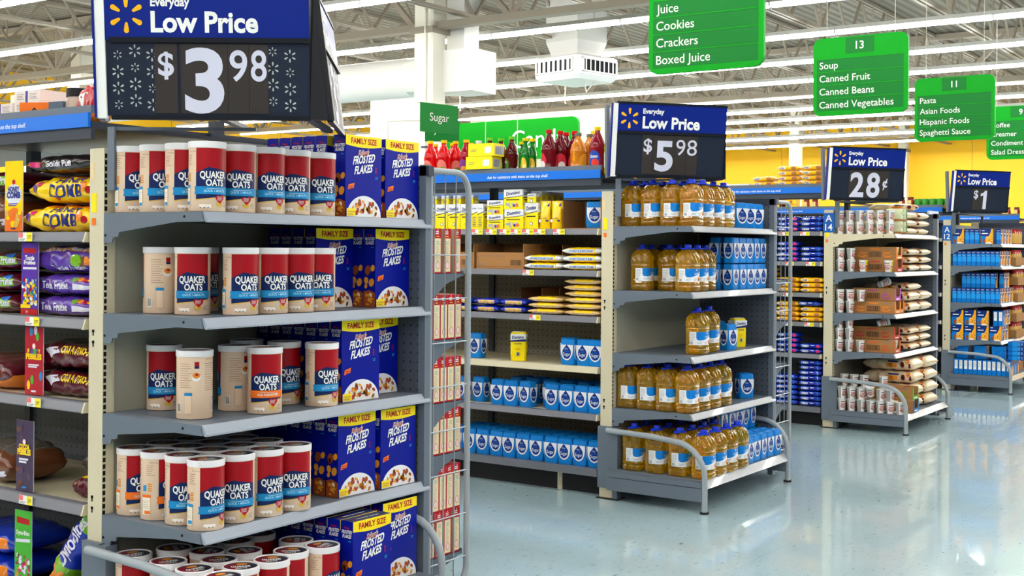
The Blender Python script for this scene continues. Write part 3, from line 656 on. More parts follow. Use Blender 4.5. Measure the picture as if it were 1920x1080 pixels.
L = [(2.885,3.620,-20),(3.030,3.575,60),(3.070,3.443,30),(2.890,3.440,-20),(2.876,3.290,-10),(3.010,3.318,-40),(3.150,3.340,70),(2.990,3.186,-40),(2.868,3.138,-10),(3.2505,3.205,-50),(3.380,3.306,40),(3.381,3.172,10),(3.120,3.170,-44),(3.235,3.480,160),(3.374,3.498,0)]
put_oats(L, ZB[0], 'bottom deck of the cereal endcap', 'oats canisters on the bottom deck')
# ---- cereal boxes
CB = mat('cereal_blue', (0,18,140), .4, var=.05, scale=9, spec=.2); CBD = mat('cereal_navy', (3,14,74), .35); FL1 = mat('flake_gold', (224,150,40), .5); FL2 = mat('flake_brown', (150,70,26), .5); FL3 = mat('flake_cream', (240,222,186), .5); MILK = mat('milk_white', (232,232,236), .45)
def flakes(A, fn, n, seed, ly, s=1.0):
    R = random.Random(seed)
    for i in range(n):
        x, y = fn(R); A.ell(x, y, R.uniform(.006,.012)*s, R.uniform(.004,.008)*s, R.choice((FL1,FL1,FL2,FL3,FL1,mat('flake_red',(186,60,28),.5))), ly+i%3, 9, rot=R.uniform(0,3))
def cereal():
    w, d, h = .21, .063, .316; hw = w/2
    b = MB(); b.box((-hw,-d/2,0), (hw,d/2,h), CB, {'z+': CBD})
    A = Art(); P = [(-hw,h-.038)] + [(-hw+w*i/8, h-.038-.008*sin(pi*i/8)) for i in range(1,8)] + [(hw,h-.038),(hw,h),(-hw,h)]
    A.poly(P,YEL,1); A.text('FAMILY SIZE',0,h-.031,.021,RED,2,w=.148,bold=.03,align='C')
    A.text("Kellogg's",-.002,.244,.017,WHITE,2,w=.064,bold=.075,shear=.25,align='C',slope=.1); A.text("Kellogg's",-.002,.244,.017,RED,3,w=.064,bold=.01,shear=.25,align='C',slope=.1)
    A.text('FROSTED',-.064,.203,.030,WHITE,2,w=.126,bold=.035,shear=.22,slope=.13); A.text('FLAKES',-.056,.165,.030,WHITE,2,w=.104,bold=.035,shear=.22,slope=.13)
    A.lines(.067,.175,.077,.200,4,RED,2,.5); A.lines(.068,.150,.084,.162,2,CYAN,2,.6); A.poly([(-.092,.105),(-.058,.112),(-.054,.132),(-.088,.124)],ORANGE,2); A.lines(-.086,.110,-.060,.124,2,RED,3,.4)
    A.ell(.002,0,.100,.083,MILK,2,24,0,pi); R = random.Random(5)
    def inb(R):
        a = R.uniform(.1,pi-.1); r = R.uniform(.2,.88); return (.002+.094*r*cos(a), .006+.070*r*sin(a))
    flakes(A, inb, 46, 5, 3); A.rect(-.100,.004,-.050,.032,YEL,6); A.lines(-.096,.008,-.054,.026,2,GOLD,7,.6)
    b.art(A, on_front(-d/2))
    for fn, sgn in ((on_left(-hw), 1), (on_right(hw), 1)):
        A = Art(); A.text("Kellogg's",0,.288,.007,RED,2,w=.028,bold=.03,shear=.2,align='C',res=1); A.text('FROSTED',0,.270,.012,WHITE,2,w=.052,bold=.03,shear=.2,align='C',res=2); A.text('FLAKES',0,.254,.012,WHITE,2,w=.044,bold=.03,shear=.2,align='C',res=2); A.lines(.008,.240,.022,.246,1,CYAN,2,.6)
        R = random.Random(8)
        for x, y, r, m in ((-.008,.150,.016,FL2),(-.012,.140,.010,FL2),(.018,.158,.011,FL1),(-.016,.108,.012,FL1),(.012,.100,.014,FL1),(-.018,.085,.008,FL1)): A.ell(x,y,r,r*1.25,m,3,9,rot=R.uniform(-.5,.5))
        A.poly([(-.031,0),(.031,0),(.031,.058),(.0,.070),(-.031,.062)],FL2,2); flakes(A, lambda R: (R.uniform(-.022,.022), R.uniform(.008,.056)), 16, 3, 3, .9)
        b.art(A, fn)
    A = Art(); A.text('FROSTED FLAKES',0,-.010,.016,WHITE,2,w=.12,bold=.03,shear=.2,align='C',res=1); A.text("Kellogg's",-.085,-.006,.008,RED,2,w=.03,res=1); b.art(A, on_top(h))
    me = b.mesh('carton')
    f = MB(); f.box((-hw+.001,-.002,h), (hw-.001,.020,h+.0012), CBD); return Kind('cereal_box', 'cereal box', [('carton', me), ('top_flap', f.mesh('top_flap'))])
cbox = cereal()
def cereal_shelf(z, cols, shelf, g):
    for c, (x0, yf, n, gap, a) in enumerate(cols):
        for j in range(n):
            y = yf + .0315 + j*.066 + (gap + abs(a)*.11 if j else 0)
            if j == 0: lab = 'front blue and yellow cereal box, %s column from the ivory post, %s' % (od(c), shelf)
            else: lab = 'blue cereal box, %s from the front in %s column, %s' % (od(j), od(c), shelf)
            cbox((x0+.105, y, z+.002), a if j == 0 else random.uniform(-.008,.008), lab, g)
cereal_shelf(ZS[0][0], ((3.562,3.236,6,.03,0), (3.804,3.242,4,.0,0)), 'top shelf', 'family size cereal boxes on the top shelf')
cereal_shelf(ZS[0][1], ((3.592,3.412,4,.0,-.03), (3.806,3.292,6,.0,-.01)), 'second shelf', 'family size cereal boxes on the second shelf')
cereal_shelf(ZS[0][2], ((3.583,3.262,7,.0,-.05), (3.806,3.350,5,.0,-.02)), 'middle shelf', 'family size cereal boxes on the middle shelf')
cereal_shelf(ZS[0][3], ((3.553,3.252,7,.0,-.03), (3.784,3.236,6,.0,-.03)), 'lower shelf', 'family size cereal boxes on the lower shelf')
cereal_shelf(ZB[0], ((3.455,3.085,9,.0,-.03), (3.770,3.212,6,.0,-.01)), 'bottom deck', 'family size cereal boxes on the bottom deck')
# ---- narrow red cartons in the wire rack
RC = mat('carton_red', (190,8,32), .4); RCB = mat('carton_beige', (240,222,182), .5, var=.03); RCS = mat('carton_side', (186,168,142), .5)
def red_carton():
    w, d, h = .049, .13, .190
    b = MB(); b.box((-w/2,-d/2,0), (w/2,d/2,h), RC, {'x-': RCS, 'x+': RCS})
    A = Art(); A.rect(-.020,.006,.0205,.148,RCB,1); A.lines(-.014,.166,.014,.182,2,WHITE,2,.55,2,.3); A.lines(-.009,.155,.009,.161,1,YEL,2,.6); A.ell(0,.178+.006,.003,.003,WHITE,2,6)
    A.lines(-.011,.122,.012,.140,4,mat('teal_print',(120,176,168),.5),2,.35,4,.5); A.lines(-.013,.052,.013,.118,14,INK,2,.18,6,.5); A.ell(.001,.034,.0135,.0165,mat('print_pink',(190,60,70),.5),2,12); A.ell(.001,.034,.0115,.0145,mat('pale_pink',(244,214,206),.5),3,12)
    b.art(A, on_front(-d/2)); A = Art(); A.lines(-.055,.03,.05,.17,9,INK,2,.2); b.art(A, on_left(-w/2)); return Kind('snack_carton', 'carton', [('carton', b.mesh('carton'))])
rcart = red_carton()
XR = ENDX[0]+1.225
rows = ((RZ1[0],((.037,0),(.092,0),(.162,-.06),(.228,.05))), (RZ1[1],((.037,0),(.0875,0),(.138,0),(.1880,0),(.2375,0))), (RZ1[2],((.037,0),(.0875,0),(.138,0),(.1880,0),(.2375,0))), (RZ1[3],((.037,0),(.0875,0),(.1390,0),(.1885,0),(.238,0))), (RZ1[4],((.058,.03),(.118,0),(.174,0),(.236,0))), (RZ1[4]+.1915,((.037,0),(.0875,0),(.138,0),(.1880,0),(.2375,0))))
NM = ('top tray','second tray','third tray','fourth tray','bottom tray, lower layer','bottom tray, upper layer')
for k, (z, xs) in enumerate(rows):
    for j in range(3):
        for i, (x, a) in enumerate(xs):
            if j and (k == 0 and i > 1): continue
            rcart((XR+x-.012, 3.305+j*.1335, z+.002), a, '%s narrow red carton from the endcap, %s row, rack %s' % (od(i), ('front','middle','back')[j], NM[k]), 'red cartons in the wire rack')
# ================================================================== oil bottles and sugar bags
OIL = mat('golden_oil', (246,196,14), .05, trans=.85, ior=1.42, spec=.6, coat=.4)
CAPB = mat('cap_blue', (4,48,190), .35); LABW = mat('oil_label_white', (232,234,236), .4); LABB = mat('oil_label_blue', (6,120,204), .35)
def sq(R, e=3.2):
    def fn(t, r, z):
        c, s = cos(t), sin(t); k = (abs(c)**e + abs(s)**e) ** (-1/e); f = min(1.0, max(0.0, (r-.03)/.03)); k = 1 + (k-1)*f
        return (r*k*c, r*k*s)
    return fn
def oil():
    R = .0645
    prof = [(.0,.004),(.050,.0),(.060,.004),(R,.016),(R,.030),(R-.003,.036),(R,.041),(R,.048),(R-.0025,.054),(R-.0025,.138),(R,.144),(R,.155),(R-.003,.160),(R,.165)]
    for i in range(1, 17): a = pi/2*i/17; prof.append((.016+(R-.016)*cos(a)**.85, .165+.084*sin(a)))
    prof += [(.0165,.252),(.0165,.262)]
    def fn(t, r, z):
        x, y = sq(R)(t, r, z)
        if .165 < z < .247: k = 1 + .07*sin(12*t + 85*z)*sin(pi*(z-.165)/.083); x *= k; y *= k
        elif z < .06 or .15 < z: pass
        return (x, y)
    b = MB(); b.lathe(prof, OIL, 72, fn); body = b.mesh('bottle', 50)
    # label: wraps from the face towards -X round the corner to the face towards -Y
    def per(u, v, l):
        t = pi + u; r = R-.0018+EPS*l; x, y = sq(R)(t, r, v); return (x, y, v)
    b = MB(); A = Art(); A.rect(-.34,.070,2.05,.148,LABW,1)
    A.poly([(.34,.148),(.34,.115),(.40,.104),(.55,.098),(.80,.098),(1.2,.104),(1.75,.116),(2.05,.130),(2.05,.148)],LABB,2)
    A.lines(-.28,.096,.24,.144,8,INK,2,.22,4,.35); A.bars(-.26,.074,.0,.090,9,BLACK,2); A.lines(.42,.078,.9,.092,3,mat('print_teal',(110,150,176),.5),2,.3); A.text('Vegetable',1.15,.112,.011,WHITE,3,w=.62,shear=.3,slope=.01,res=2); A.ell(1.55,.140,.07,.005,WHITE,3,8)
    A.ell(1.86,.086,.16,.013,FL1,3,12); A.ell(1.88,.084,.09,.007,mat('flake_red',(186,60,28),.5),4,8); A.lines(1.1,.076,1.62,.094,3,INK,2,.2)
    A.items = [([tuple((u, v-.013) for u, v in t) for t in T], m, ly) for T, m, ly in A.items]
    b.art(A, per, .06); lab = b.mesh('label')
    b = MB(); b.lathe([(.0175,.250),(.0205,.252),(.0205,.274),(.018,.277),(.0,.277)], CAPB, 24, cap=False); b.lathe([(.020,.250),(.036,.251),(.036,.2555),(.020,.257)], CAPB, 24, cap=False)
    b.tube([(-.03,-.012,.253),(-.055,-.010,.253),(-.066,.0,.253),(-.055,.010,.253),(-.03,.012,.253)], .0045, CAPB, 6); b.prz([(-.034,-.016),(-.056,-.010),(-.056,.010),(-.034,.016)], .2505, .255, CAPB); cap = b.mesh('cap', 40)
    return Kind('oil_bottle', 'bottle', [('bottle', body), ('label', lab), ('cap', cap)])
oilb = oil()
SB = mat('sugar_blue', (6,124,206), .45, var=.10, scale=18, bump=.25); SW = mat('sugar_white', (226,228,232), .45); SN = mat('sugar_navy', (4,44,128), .4); ST = mat('sugar_lettering', (220,230,242), .5)
def drop(A, cx, cy, w, h, m, ly):
    P = []
    for i in range(25):
        a = -pi*1.25 + 1.5*pi*i/24 + pi; P.append((cx + w*cos(a+0), cy + .62*h*sin(a)*.78))
    P = [(cx + w*sin(2*pi*i/30)*(1 if cos(2*pi*i/30) < .3 else 1-.85*((cos(2*pi*i/30)-.3)/.7)**1.0), cy - h*.5*cos(2*pi*i/30)*(-1)) for i in range(30)]
    A.poly(P[::-1], m, ly)
def sugar(w=.098, d=.068, h=.160, yellow=False):
    base = mat('sugar_yellow', (248,222,12), .45, var=.06, scale=14, bump=.2) if yellow else SB
    b = MB(); rings = []
    prof = [(0,.94),(.008,1.0),(.05,1.03),(.10,1.03),(h-.03,1.0),(h-.012,.97),(h-.003,.93),(h,.86)]
    def sec(k):
        x, y, c = w/2*k, d/2*k, .009
        return [(-x+c,-y),(0,-y-.001),(x-c,-y),(x,-y+c),(x+.001,0),(x,y-c),(x-c,y),(-x+c,y),(-x,y-c),(-x-.001,0),(-x,-y+c)]
    n = 11; R = random.Random(2)
    for z, k in prof: rings.append([b.add((x+R.uniform(-.0006,.0006), y+R.uniform(-.0006,.0006), z+(R.uniform(-.0025,.0025) if z > h-.01 else 0))) for x, y in sec(k)])
    for Ra, Rb in zip(rings, rings[1:]):
        for t in range(n): b.f.append([Ra[t],Ra[(t+1)%n],Rb[(t+1)%n],Rb[t]]); b.m.append(b.mi(base))
    b.f.append(rings[0][::-1]); b.m.append(b.mi(base)); b.f.append(rings[-1]); b.m.append(b.mi(base))
    f = MB(); tm = SW if yellow else base; f.prism([(-w*.42,-.012,h-.002),(w*.42,-.014,h-.001),(w*.42,.012,h-.001),(-w*.42,.010,h-.001)], [(-w*.41,-.008,h+.002),(w*.41,-.012,h+.0015),(w*.40,.009,h+.002),(-w*.40,.006,h+.0015)], tm); fold = f.mesh('folded_top')
    for fn, ww in ((on_front(-d/2*1.03-.0016), w), (on_left(-w/2*1.03-.0016), d), (on_right(w/2*1.03+.0016), d)):
        A = Art(); s = min(1, ww/.102)
        if yellow:
            A.rect(-ww/2,h*.70,ww/2,h-.014,SW,1); A.poly([(-ww/2,h*.70),(ww/2,h*.76),(ww/2,h*.68),(-ww/2,h*.66)],NAVY,2); A.text('Domino',0,h*.77,.019*s,NAVY,3,w=ww*.78,bold=.03,align='C',slope=.05,res=2); A.text('SUGAR',0,h*.57,.010*s,NAVY,2,w=ww*.5,bold=.02,align='C',res=2)
            A.ell(0,h*.24,.014*s,.014*s,BLACK,2,14); A.ell(0,h*.24,.011*s,.011*s,WHITE,3,14); A.ell(0,h*.24,.007*s,.009*s,BLACK,4,10); A.lines(-.02*s,h*.38,.02*s,h*.46,2,ORANGE,2,.3)
        else:
            P = [(-ww/2+.003,h*.78),(ww/2-.003,h*.78)] + [((ww/2-.003)*cos(a), h*.60+h*.42*sin(a)) for a in [-(pi)*i/14 for i in range(15)]]
            A.poly(P, SW, 1); P = []
            rx = .033*s; cy = h*.475; ry = h*.25
            for i in range(28):
                a = -pi*1.16 + pi*1.32*i/27; P.append((rx*cos(a), cy+ry*sin(a)*.95))
            P.append((.0, h*.80)); A.poly(P, SN, 2)
            A.text('Sugar',0,h*.36,.021*s,ST,3,w=.054*s,bold=.006,align='C',res=2); A.text('Pure',-.002,h*.60,.010*s,ST,3,w=.022*s,align='C',res=2); A.text('Cane',0,h*.505,.014*s,mat('sugar_cane_word',(20,100,190),.5),3,w=.036*s,bold=.01,align='C',res=2)
        b.art(A, fn)
    return Kind('sugar_bag', 'sugar bag', [('paper_bag', b.mesh('paper_bag', 30)), ('folded_top', fold)])
sugb = sugar(); sugy = sugar(.098,.062,.185,True)
PEGX = 'from the ivory post'
def put_oil(lst, z, shelf, g):
    for i, it in enumerate(lst): oilb((it[0], it[1], z+.0015), radians(it[2]), it[3] if len(it) > 3 else '%s golden oil bottle from the ivory post, %s' % (od(i), shelf), g)
def grid(x0, y0, nx, ny, px, py, a, desc, shelf, skip=()):
    L = []
    for i in range(nx):
        for j in range(ny):
            if (i,j) in skip: continue
            L.append((x0+i*px+random.uniform(-.002,.002), y0+j*py, a+random.uniform(-1.5,1.5), '%s %s from the front, %s column, %s' % (od(j), desc, od(i), shelf)))
    return L
OG = 'gallon oil bottles with blue caps'
put_oil(grid(6.622,3.283,4,4,.1455,.1306,0,'oil bottle','top shelf of the oil display',((3,3),)), ZS[1][0], '', OG)
put_oil([(6.640,3.315,-6),(6.795,3.330,0),(6.945,3.350,4),(6.735,3.485,8),(6.885,3.500,0),(7.030,3.505,0),(6.64,3.62,10),(6.80,3.645,0),(6.96,3.65,0)], ZS[1][1], 'second shelf of the oil display', OG)
put_oil([(6.747,3.300,0,'oil bottle near the front edge of the half empty middle shelf'),(6.960,3.330,6,'greenish oil bottle beside the lone sugar bag, middle shelf')], ZS[1][2], '', OG)
put_oil(grid(6.585,3.283,4,4,.150,.1306,0,'oil bottle','fourth shelf of the oil display',((3,2),(3,3),(2,3))), ZS[1][3], '', OG)
put_oil(grid(6.535,3.152,4,4,.153,.152,0,'oil bottle','bottom deck of the oil display',((3,3),)), ZB[1], '', OG)
SG = 'blue sugar bags with a white drop'
def put_sugar(lst, z, g=SG, K=None):
    for x, y, a, lab in lst: (K or sugb)((x, y, z+.0015), radians(a), lab, g)
def srow(x0, y, n, p, a, where, dz=0.0):
    return [(x0+i*p, y+random.uniform(-.004,.004), a+random.uniform(-4,4), '%s blue sugar bag from the oil bottles, %s' % (od(i), where)) for i in range(n)]
# bags stand narrow side out towards the main aisle
e = ENDX[1]
put_sugar([(7.295,3.288,-26,'first blue sugar bag beside the oil bottles, top shelf'),(7.420,3.288,-26,'second blue sugar bag from the oil bottles, top shelf'),(7.545,3.288,-26,'third blue sugar bag from the oil bottles, top shelf')], ZS[1][0])
put_sugar(srow(7.175,3.283,5,.108,0,'lower layer, second shelf of the oil display'), ZS[1][1]); put_sugar(srow(7.175,3.285,5,.108,0,'upper layer, second shelf of the oil display'), ZS[1][1]+.1655)
put_sugar(srow(7.175,3.375,5,.108,0,'lower layer, row behind, second shelf'), ZS[1][1]); put_sugar(srow(7.175,3.375,5,.108,0,'upper layer, row behind, second shelf'), ZS[1][1]+.1655)
put_sugar([(7.160,3.290,-10,'blue sugar bag beside the greenish oil bottle, middle shelf'),(7.455,3.50,0,'blue sugar bag behind the yellow sugar bag, middle shelf')], ZS[1][2])
put_sugar([(7.420,3.345,-24,'yellow and white sugar bag on the middle shelf of the oil display')], ZS[1][2], None, sugy)
put_sugar([(7.16,3.32,-4,'first blue sugar bag beside the oil bottles, fourth shelf'),(7.455,3.310,-38,'turned blue sugar bag near the open end of the fourth shelf'),(7.24,3.45,0,'blue sugar bag standing behind the first, fourth shelf'),(7.43,3.45,0,'blue sugar bag standing behind the turned one, fourth shelf')], ZS[1][3])
put_sugar(srow(7.145,3.162,5,.107,0,'front row of the bottom deck'), ZB[1])
for j in range(1, 4): put_sugar(srow(7.145,3.162+j*.080,5,.107,0,'%s row of the bottom deck' % ('second','third','fourth')[j-1]), ZB[1])
put_sugar(srow(7.118,3.325,5,.108,0,'raised upper layer of the bottom deck'), ZB[1]+.1635); put_sugar(srow(7.118,3.405,5,.108,0,'raised layer row behind, bottom deck'), ZB[1]+.1635)
# small things on the wire rack past the sugar bags
XR2 = ENDX[1]+1.225
TUBW = mat('tub_white', (214,216,222), .4); TUBB = mat('tub_blue', (10,50,160), .4)
def tub():
    b = MB(); b.lathe([(.034,0),(.042,.092)], TUBB, 20, mfn=lambda j, t: TUBW if 3.0 < t < 4.6 else TUBB); c = b.mesh('cup', 40)
    b = MB(); b.lathe([(.046,.090),(.047,.100),(.044,.103),(.0,.103)], ORANGE, 20, cap=False); return Kind('snack_tub', 'tub', [('cup', c), ('lid', b.mesh('lid', 40))])
tubk = tub()
for i, (x, y, z) in enumerate(((.085,3.30,.17),(.185,3.30,.17),(.085,3.30,.277),(.10,3.33,1.02))): tubk((XR2+x, y, z+.0015), .4*i, ('lower blue snack tub with orange lid in the wire rack','lower snack tub with orange lid nearer the rack edge','upper blue snack tub with orange lid in the wire rack','snack tub with orange lid on a high rack tray')[i], 'orange-lidded tubs in the wire rack')
# ================================================================== soft bags, cartons, jars
def pillow(L, Wd, H, zone, n=22, m=30, wr=.004, seed=1, crimp=.018, sag=0.0, blunt=3.2):
    # a sealed bag lying flat: x = length, -y = front, bottom at z = 0; zone(s, phi) -> material
    R = random.Random(seed); ph = [R.uniform(0,6) for _ in range(6)]
    def surf(s, phi, out=0.0):
        e = abs(2*s-1); prof = max(0.0, 1-e**blunt)**.55; hh = H/2*prof + .0016; ww = Wd/2*(.90+.10*prof)
        c, q = cos(phi), sin(phi); ex = .62
        y = -math.copysign(abs(c)**ex, c)*ww; z = math.copysign(abs(q)**ex, q)*hh
        w = wr*prof*(sin(9*s*pi+ph[0]+2*phi)*.5 + sin(23*s+3*phi+ph[1])*.3 + sin(41*s-5*phi+ph[2])*.35)
        k = 1 + (w+out)/max(.01, sqrt(y*y+z*z)+.02)
        x = (s-.5)*L
        zz = H/2 + z*k - sag*(2*s-1)**2
        return (x + (crimp*.25*sin(30*phi+ph[3]) if e > .97 else 0), y*k, max(.0, zz) if sag == 0 else zz)
    b = MB(); rings = []
    ss = [0, .012, .03] + [.05 + .9*i/(m-1) for i in range(m)] + [.97, .988, 1]
    for s in ss: rings.append([b.add(surf(s, 2*pi*t/n)) for t in range(n)])
    for j in range(len(ss)-1):
        for t in range(n):
            s = (ss[j]+ss[j+1])/2; phi = 2*pi*(t+.5)/n; phi = phi-2*pi if phi > pi else phi
            b.f.append([rings[j][t],rings[j+1][t],rings[j+1][(t+1)%n],rings[j][(t+1)%n]]); b.m.append(b.mi(zone(s, phi)))
    b.f.append(rings[0][:]); b.m.append(b.mi(zone(0,0))); b.f.append(rings[-1][::-1]); b.m.append(b.mi(zone(1,0)))
    def fn(u, v, l): return surf(u/L+.5, v, .0012+EPS*l)
    return b, fn
def film(name, c, rough=.22): return mat(name, c, rough, var=.08, scale=16, coat=.5)
def bagkind(name, cat, L, Wd, H, zone, art=None, seed=1, wr=.004, part='bag', sag=0.0, blunt=3.2):
    b, fn = pillow(L, Wd, H, zone, wr=wr, seed=seed, sag=sag, blunt=blunt)
    if art:
        A = Art(); art(A); b.art(A, fn, .012)
    return Kind(name, cat, [(part, b.mesh(part, 60))])
def side_art(A, st, m, size=.018, u=0.0, v=.0, w=None, bold=.03, shear=.1):
    # lettering on the front of a bag; the second axis is an angle, so heights are scaled
    T, lo, hi = text_tris(st, bold, 2); k = size/CAPH; kx = k if w is None else w/(hi-lo); out = []
    for t in T: out.append(tuple((u + (p[0]-(lo+hi)/2)*kx + p[1]*k*shear, v + (p[1]/CAPH-.5)*size*22) for p in t))
    A.items.append((out, m, 3))
FYEL = film('film_yellow', (250,206,10)); FBLU = film('film_blue', (10,44,170)); FWHT = film('film_white', (230,230,226)); FTAN = film('film_tan', (214,176,110)); FRED = film('film_red', (176,18,36)); FPUR = film('film_purple', (92,56,160)); FGRN = film('film_green', (120,180,30)); FMAR = film('film_maroon', (84,14,30)); FBRN = film('film_brown', (104,58,34)); FBLK = film('film_black', (34,26,28)); FCLR = film('film_smoky', (92,84,82)); FORG = film('film_orange', (236,130,26)); FCYA = film('film_lightblue', (40,110,200)); FCRM = film('sack_cream', (228,206,170), .4); FPNK = film('film_pink', (206,40,110))
PCE = 'packets on the sugar shelving'
# --- sugar shelving: third and second shelf
def conf_zone(s, p): return FWHT if s < .2 or s > .86 or (abs(p) > 2.4) else FYEL
def conf_art(A): A.poly([(-.10,-.34),(.09,-.30),(.09,.22),(-.10,.18)],WHITE,1); side_art(A,'CONFECTIONERS SUGAR',mat('letter_blue',(6,100,190),.4),.012,0,-.04,w=.17)
conf = bagkind('powdered_sugar_bag','bag',.275,.17,.044,conf_zone,conf_art,3)
def tan_zone(s, p): return FYEL if (.30 < s < .80 and -.1 < p < 1.3) else FTAN
def tan_art(A): A.poly([(-.09,-.5),(.10,-.42),(.10,-.2),(-.09,-.25)],FWHT,1)
tanb = bagkind('brown_sugar_bag','bag',.26,.17,.034,tan_zone,tan_art,5,.005)
def flour_zone(s, p): return FTAN if (.2 < s < .85 and -.7 < p < .25) else FBLU
flour = bagkind('flour_bag','bag',.195,.15,.041,flour_zone,None,7,.006)
RM = radians(-90)
Zb, Zc = GZ[1][1], GZ[1][2]; GXF = 6.50
for c, (y, n) in enumerate(((3.982,3),(4.268,2))):
    for j in range(n): conf((GXF+.10, y+random.uniform(-.006,.006), Zb+.002+j*.0485), RM+random.uniform(-.05,.05), 'white and yellow powdered sugar bag, %s up in %s stack from the ivory post' % (od(j), od(c)), 'powdered sugar bags')
for c, (y, n) in enumerate(((3.972,6),(4.245,3))):
    for j in range(n): tanb((GXF+.10, y+random.uniform(-.006,.006), Zc+.002+j*.0385), RM+random.uniform(-.04,.04), 'tan and yellow sugar bag, %s up in %s stack from the ivory post' % (od(j), od(c)), 'tan sugar bags')
for c in range(4):
    for j in range(2): flour((GXF+.095, 4.490+c*.212+random.uniform(-.003,.003), Zc+.002+j*.047), RM+random.uniform(-.05,.05), 'blue and tan flour bag, %s layer, %s from the tan sugar bags' % (('lower','upper')[j], od(c)), 'flour bags')
# cardboard cases
def case(w, d, h, front, name='cardboard_case', side=None, mark=True, text=None, open_top=True, col=None):
    # an open case: x width, front towards -Y; front wall only as high as `front`
    K_ = KRAFT; t = .004; b = MB()
    b.box((-w/2,-d/2,0), (w/2,d/2,t), K_)
    for a, c, m in (((-w/2,d/2-t,t),(w/2,d/2,h),K_), ((-w/2,-d/2,t),(-w/2+t,d/2-t,h),K_), ((w/2-t,-d/2,t),(w/2,d/2-t,h),K_)):
        b.box(a, c, m, {'x+': KRAFT_IN, 'y-': KRAFT_IN} if m is K_ and a[0] < 0 else None)
    if front: b.box((-w/2+t,-d/2,t), (w/2-t,-d/2+t,front), K_)
    if mark and front:
        A = Art(); A.rect(-w/2+.012,.012,w/2-.012,.0135,BLACK,1); A.rect(-w/2+.012,.012,-w/2+.0135,front-.01,BLACK,1); A.rect(w/2-.0135,.012,w/2-.012,front-.01,BLACK,1); A.rect(w/2-.10,.024,w/2-.02,.056,BLACK,1); A.rect(w/2-.097,.027,w/2-.023,.053,K_,2); A.bars(w/2-.095,.028,w/2-.025,.052,14,BLACK,3)
        if text: A.text(text,-w/2+.04,front-.03,.014,INK,2,w=w*.5,res=1)
        A.lines(-w/2+.02,.02,-w/2+.06,.04,2,INK,2,.4); b.art(A, on_front(-d/2))
    return Kind(name, 'box', [('case', b.mesh('case'))])
k1 = case(.37,.30,.16,.105,text='BEST BY 17 MAR 2019'); k1((GXF+.16,4.585,Zb+.002), RM, 'open cardboard case printed with a best-by date, on the sugar shelving')
k1((GXF+.16,4.975,Zb+.002), RM, 'open cardboard case beyond the one with a printed date')
k2 = case(.17,.30,.155,.0); k2((GXF+.345,4.310,Zb+.002), RM, 'deep cardboard case standing behind the powdered sugar bags')
for i, y in enumerate((4.515,4.655)): flour((GXF+.15, y, Zb+.012+.05*i), RM, '%s blue flour bag inside the date-printed cardboard case' % od(i), 'flour bags in the case')
k3 = case(.275,.26,.175,.0); k3((GXF+.145,3.975,GZ[1][0]+.002), RM, 'open cardboard case holding one sugar bag, beside the ivory post')
sugb((GXF+.085, 3.925, GZ[1][0]+.008), RM+.5, 'blue sugar bag alone inside the open cardboard case', 'sugar bags on the sugar shelving')
for i in range(2): k2((GXF+.40, 4.20+i*.30, Zc+.002), RM, 'cardboard case in the dark behind the %s' % ('tan sugar bags','flour bags')[i])
# --- sugar bags on the lower shelves
SGG = 'sugar bags on the sugar shelving'
for i, (y, dx, a) in enumerate(((3.875,.0,2),(3.965,.004,-3),(4.072,-.006,-2),(4.135,.09,3),(4.815,.04,-4))):
    sugb((GXF+.052+dx, y, GZ[1][3]+.002), RM+radians(a), ('first blue sugar bag from the ivory post, ivory shelf','second blue sugar bag from the ivory post, ivory shelf','third blue sugar bag from the ivory post, ivory shelf','fourth blue sugar bag, half hidden, ivory shelf','lone blue sugar bag at the far end of the ivory shelf')[i], SGG)
sugy((GXF+.075, 4.475, GZ[1][3]+.002), RM+radians(24), 'yellow and white sugar bag alone mid-way along the ivory shelf')
for i, (y, dx, a) in enumerate(((3.876,0,2),(3.980,.006,-2),(4.083,0,1),(4.190,.002,-3),(4.262,.085,2),(4.395,.01,-12),(4.505,0,3),(4.612,.006,0),(4.80,.06,-8),(4.92,.02,0))):
    sugb((GXF+.052+dx, y, GZ[1][4]+.002), RM+radians(a), '%s blue sugar bag from the ivory post, shelf under the ivory shelf' % od(i), SGG)
for j in range(1,3):
    for i in range(6): sugb((GXF+.07+j*.085+.10, 3.95+i*.13, GZ[1][4]+.002), RM, '%s blue sugar bag, %s row, in shade under the ivory shelf' % (od(i), ('','second','third')[j]), SGG)
for j in range(4):
    for i in range(13 if j < 2 else 11):
        sugb((GXF+.050+j*.078+random.uniform(-.004,.004), 3.878+i*.1052+random.uniform(-.004,.004), GZ[1][5]+.002), RM+radians(random.uniform(-2,2)), '%s blue sugar bag from the ivory post, %s row, bottom sugar shelf' % (od(i), ('front','second','third','fourth')[j]), SGG)
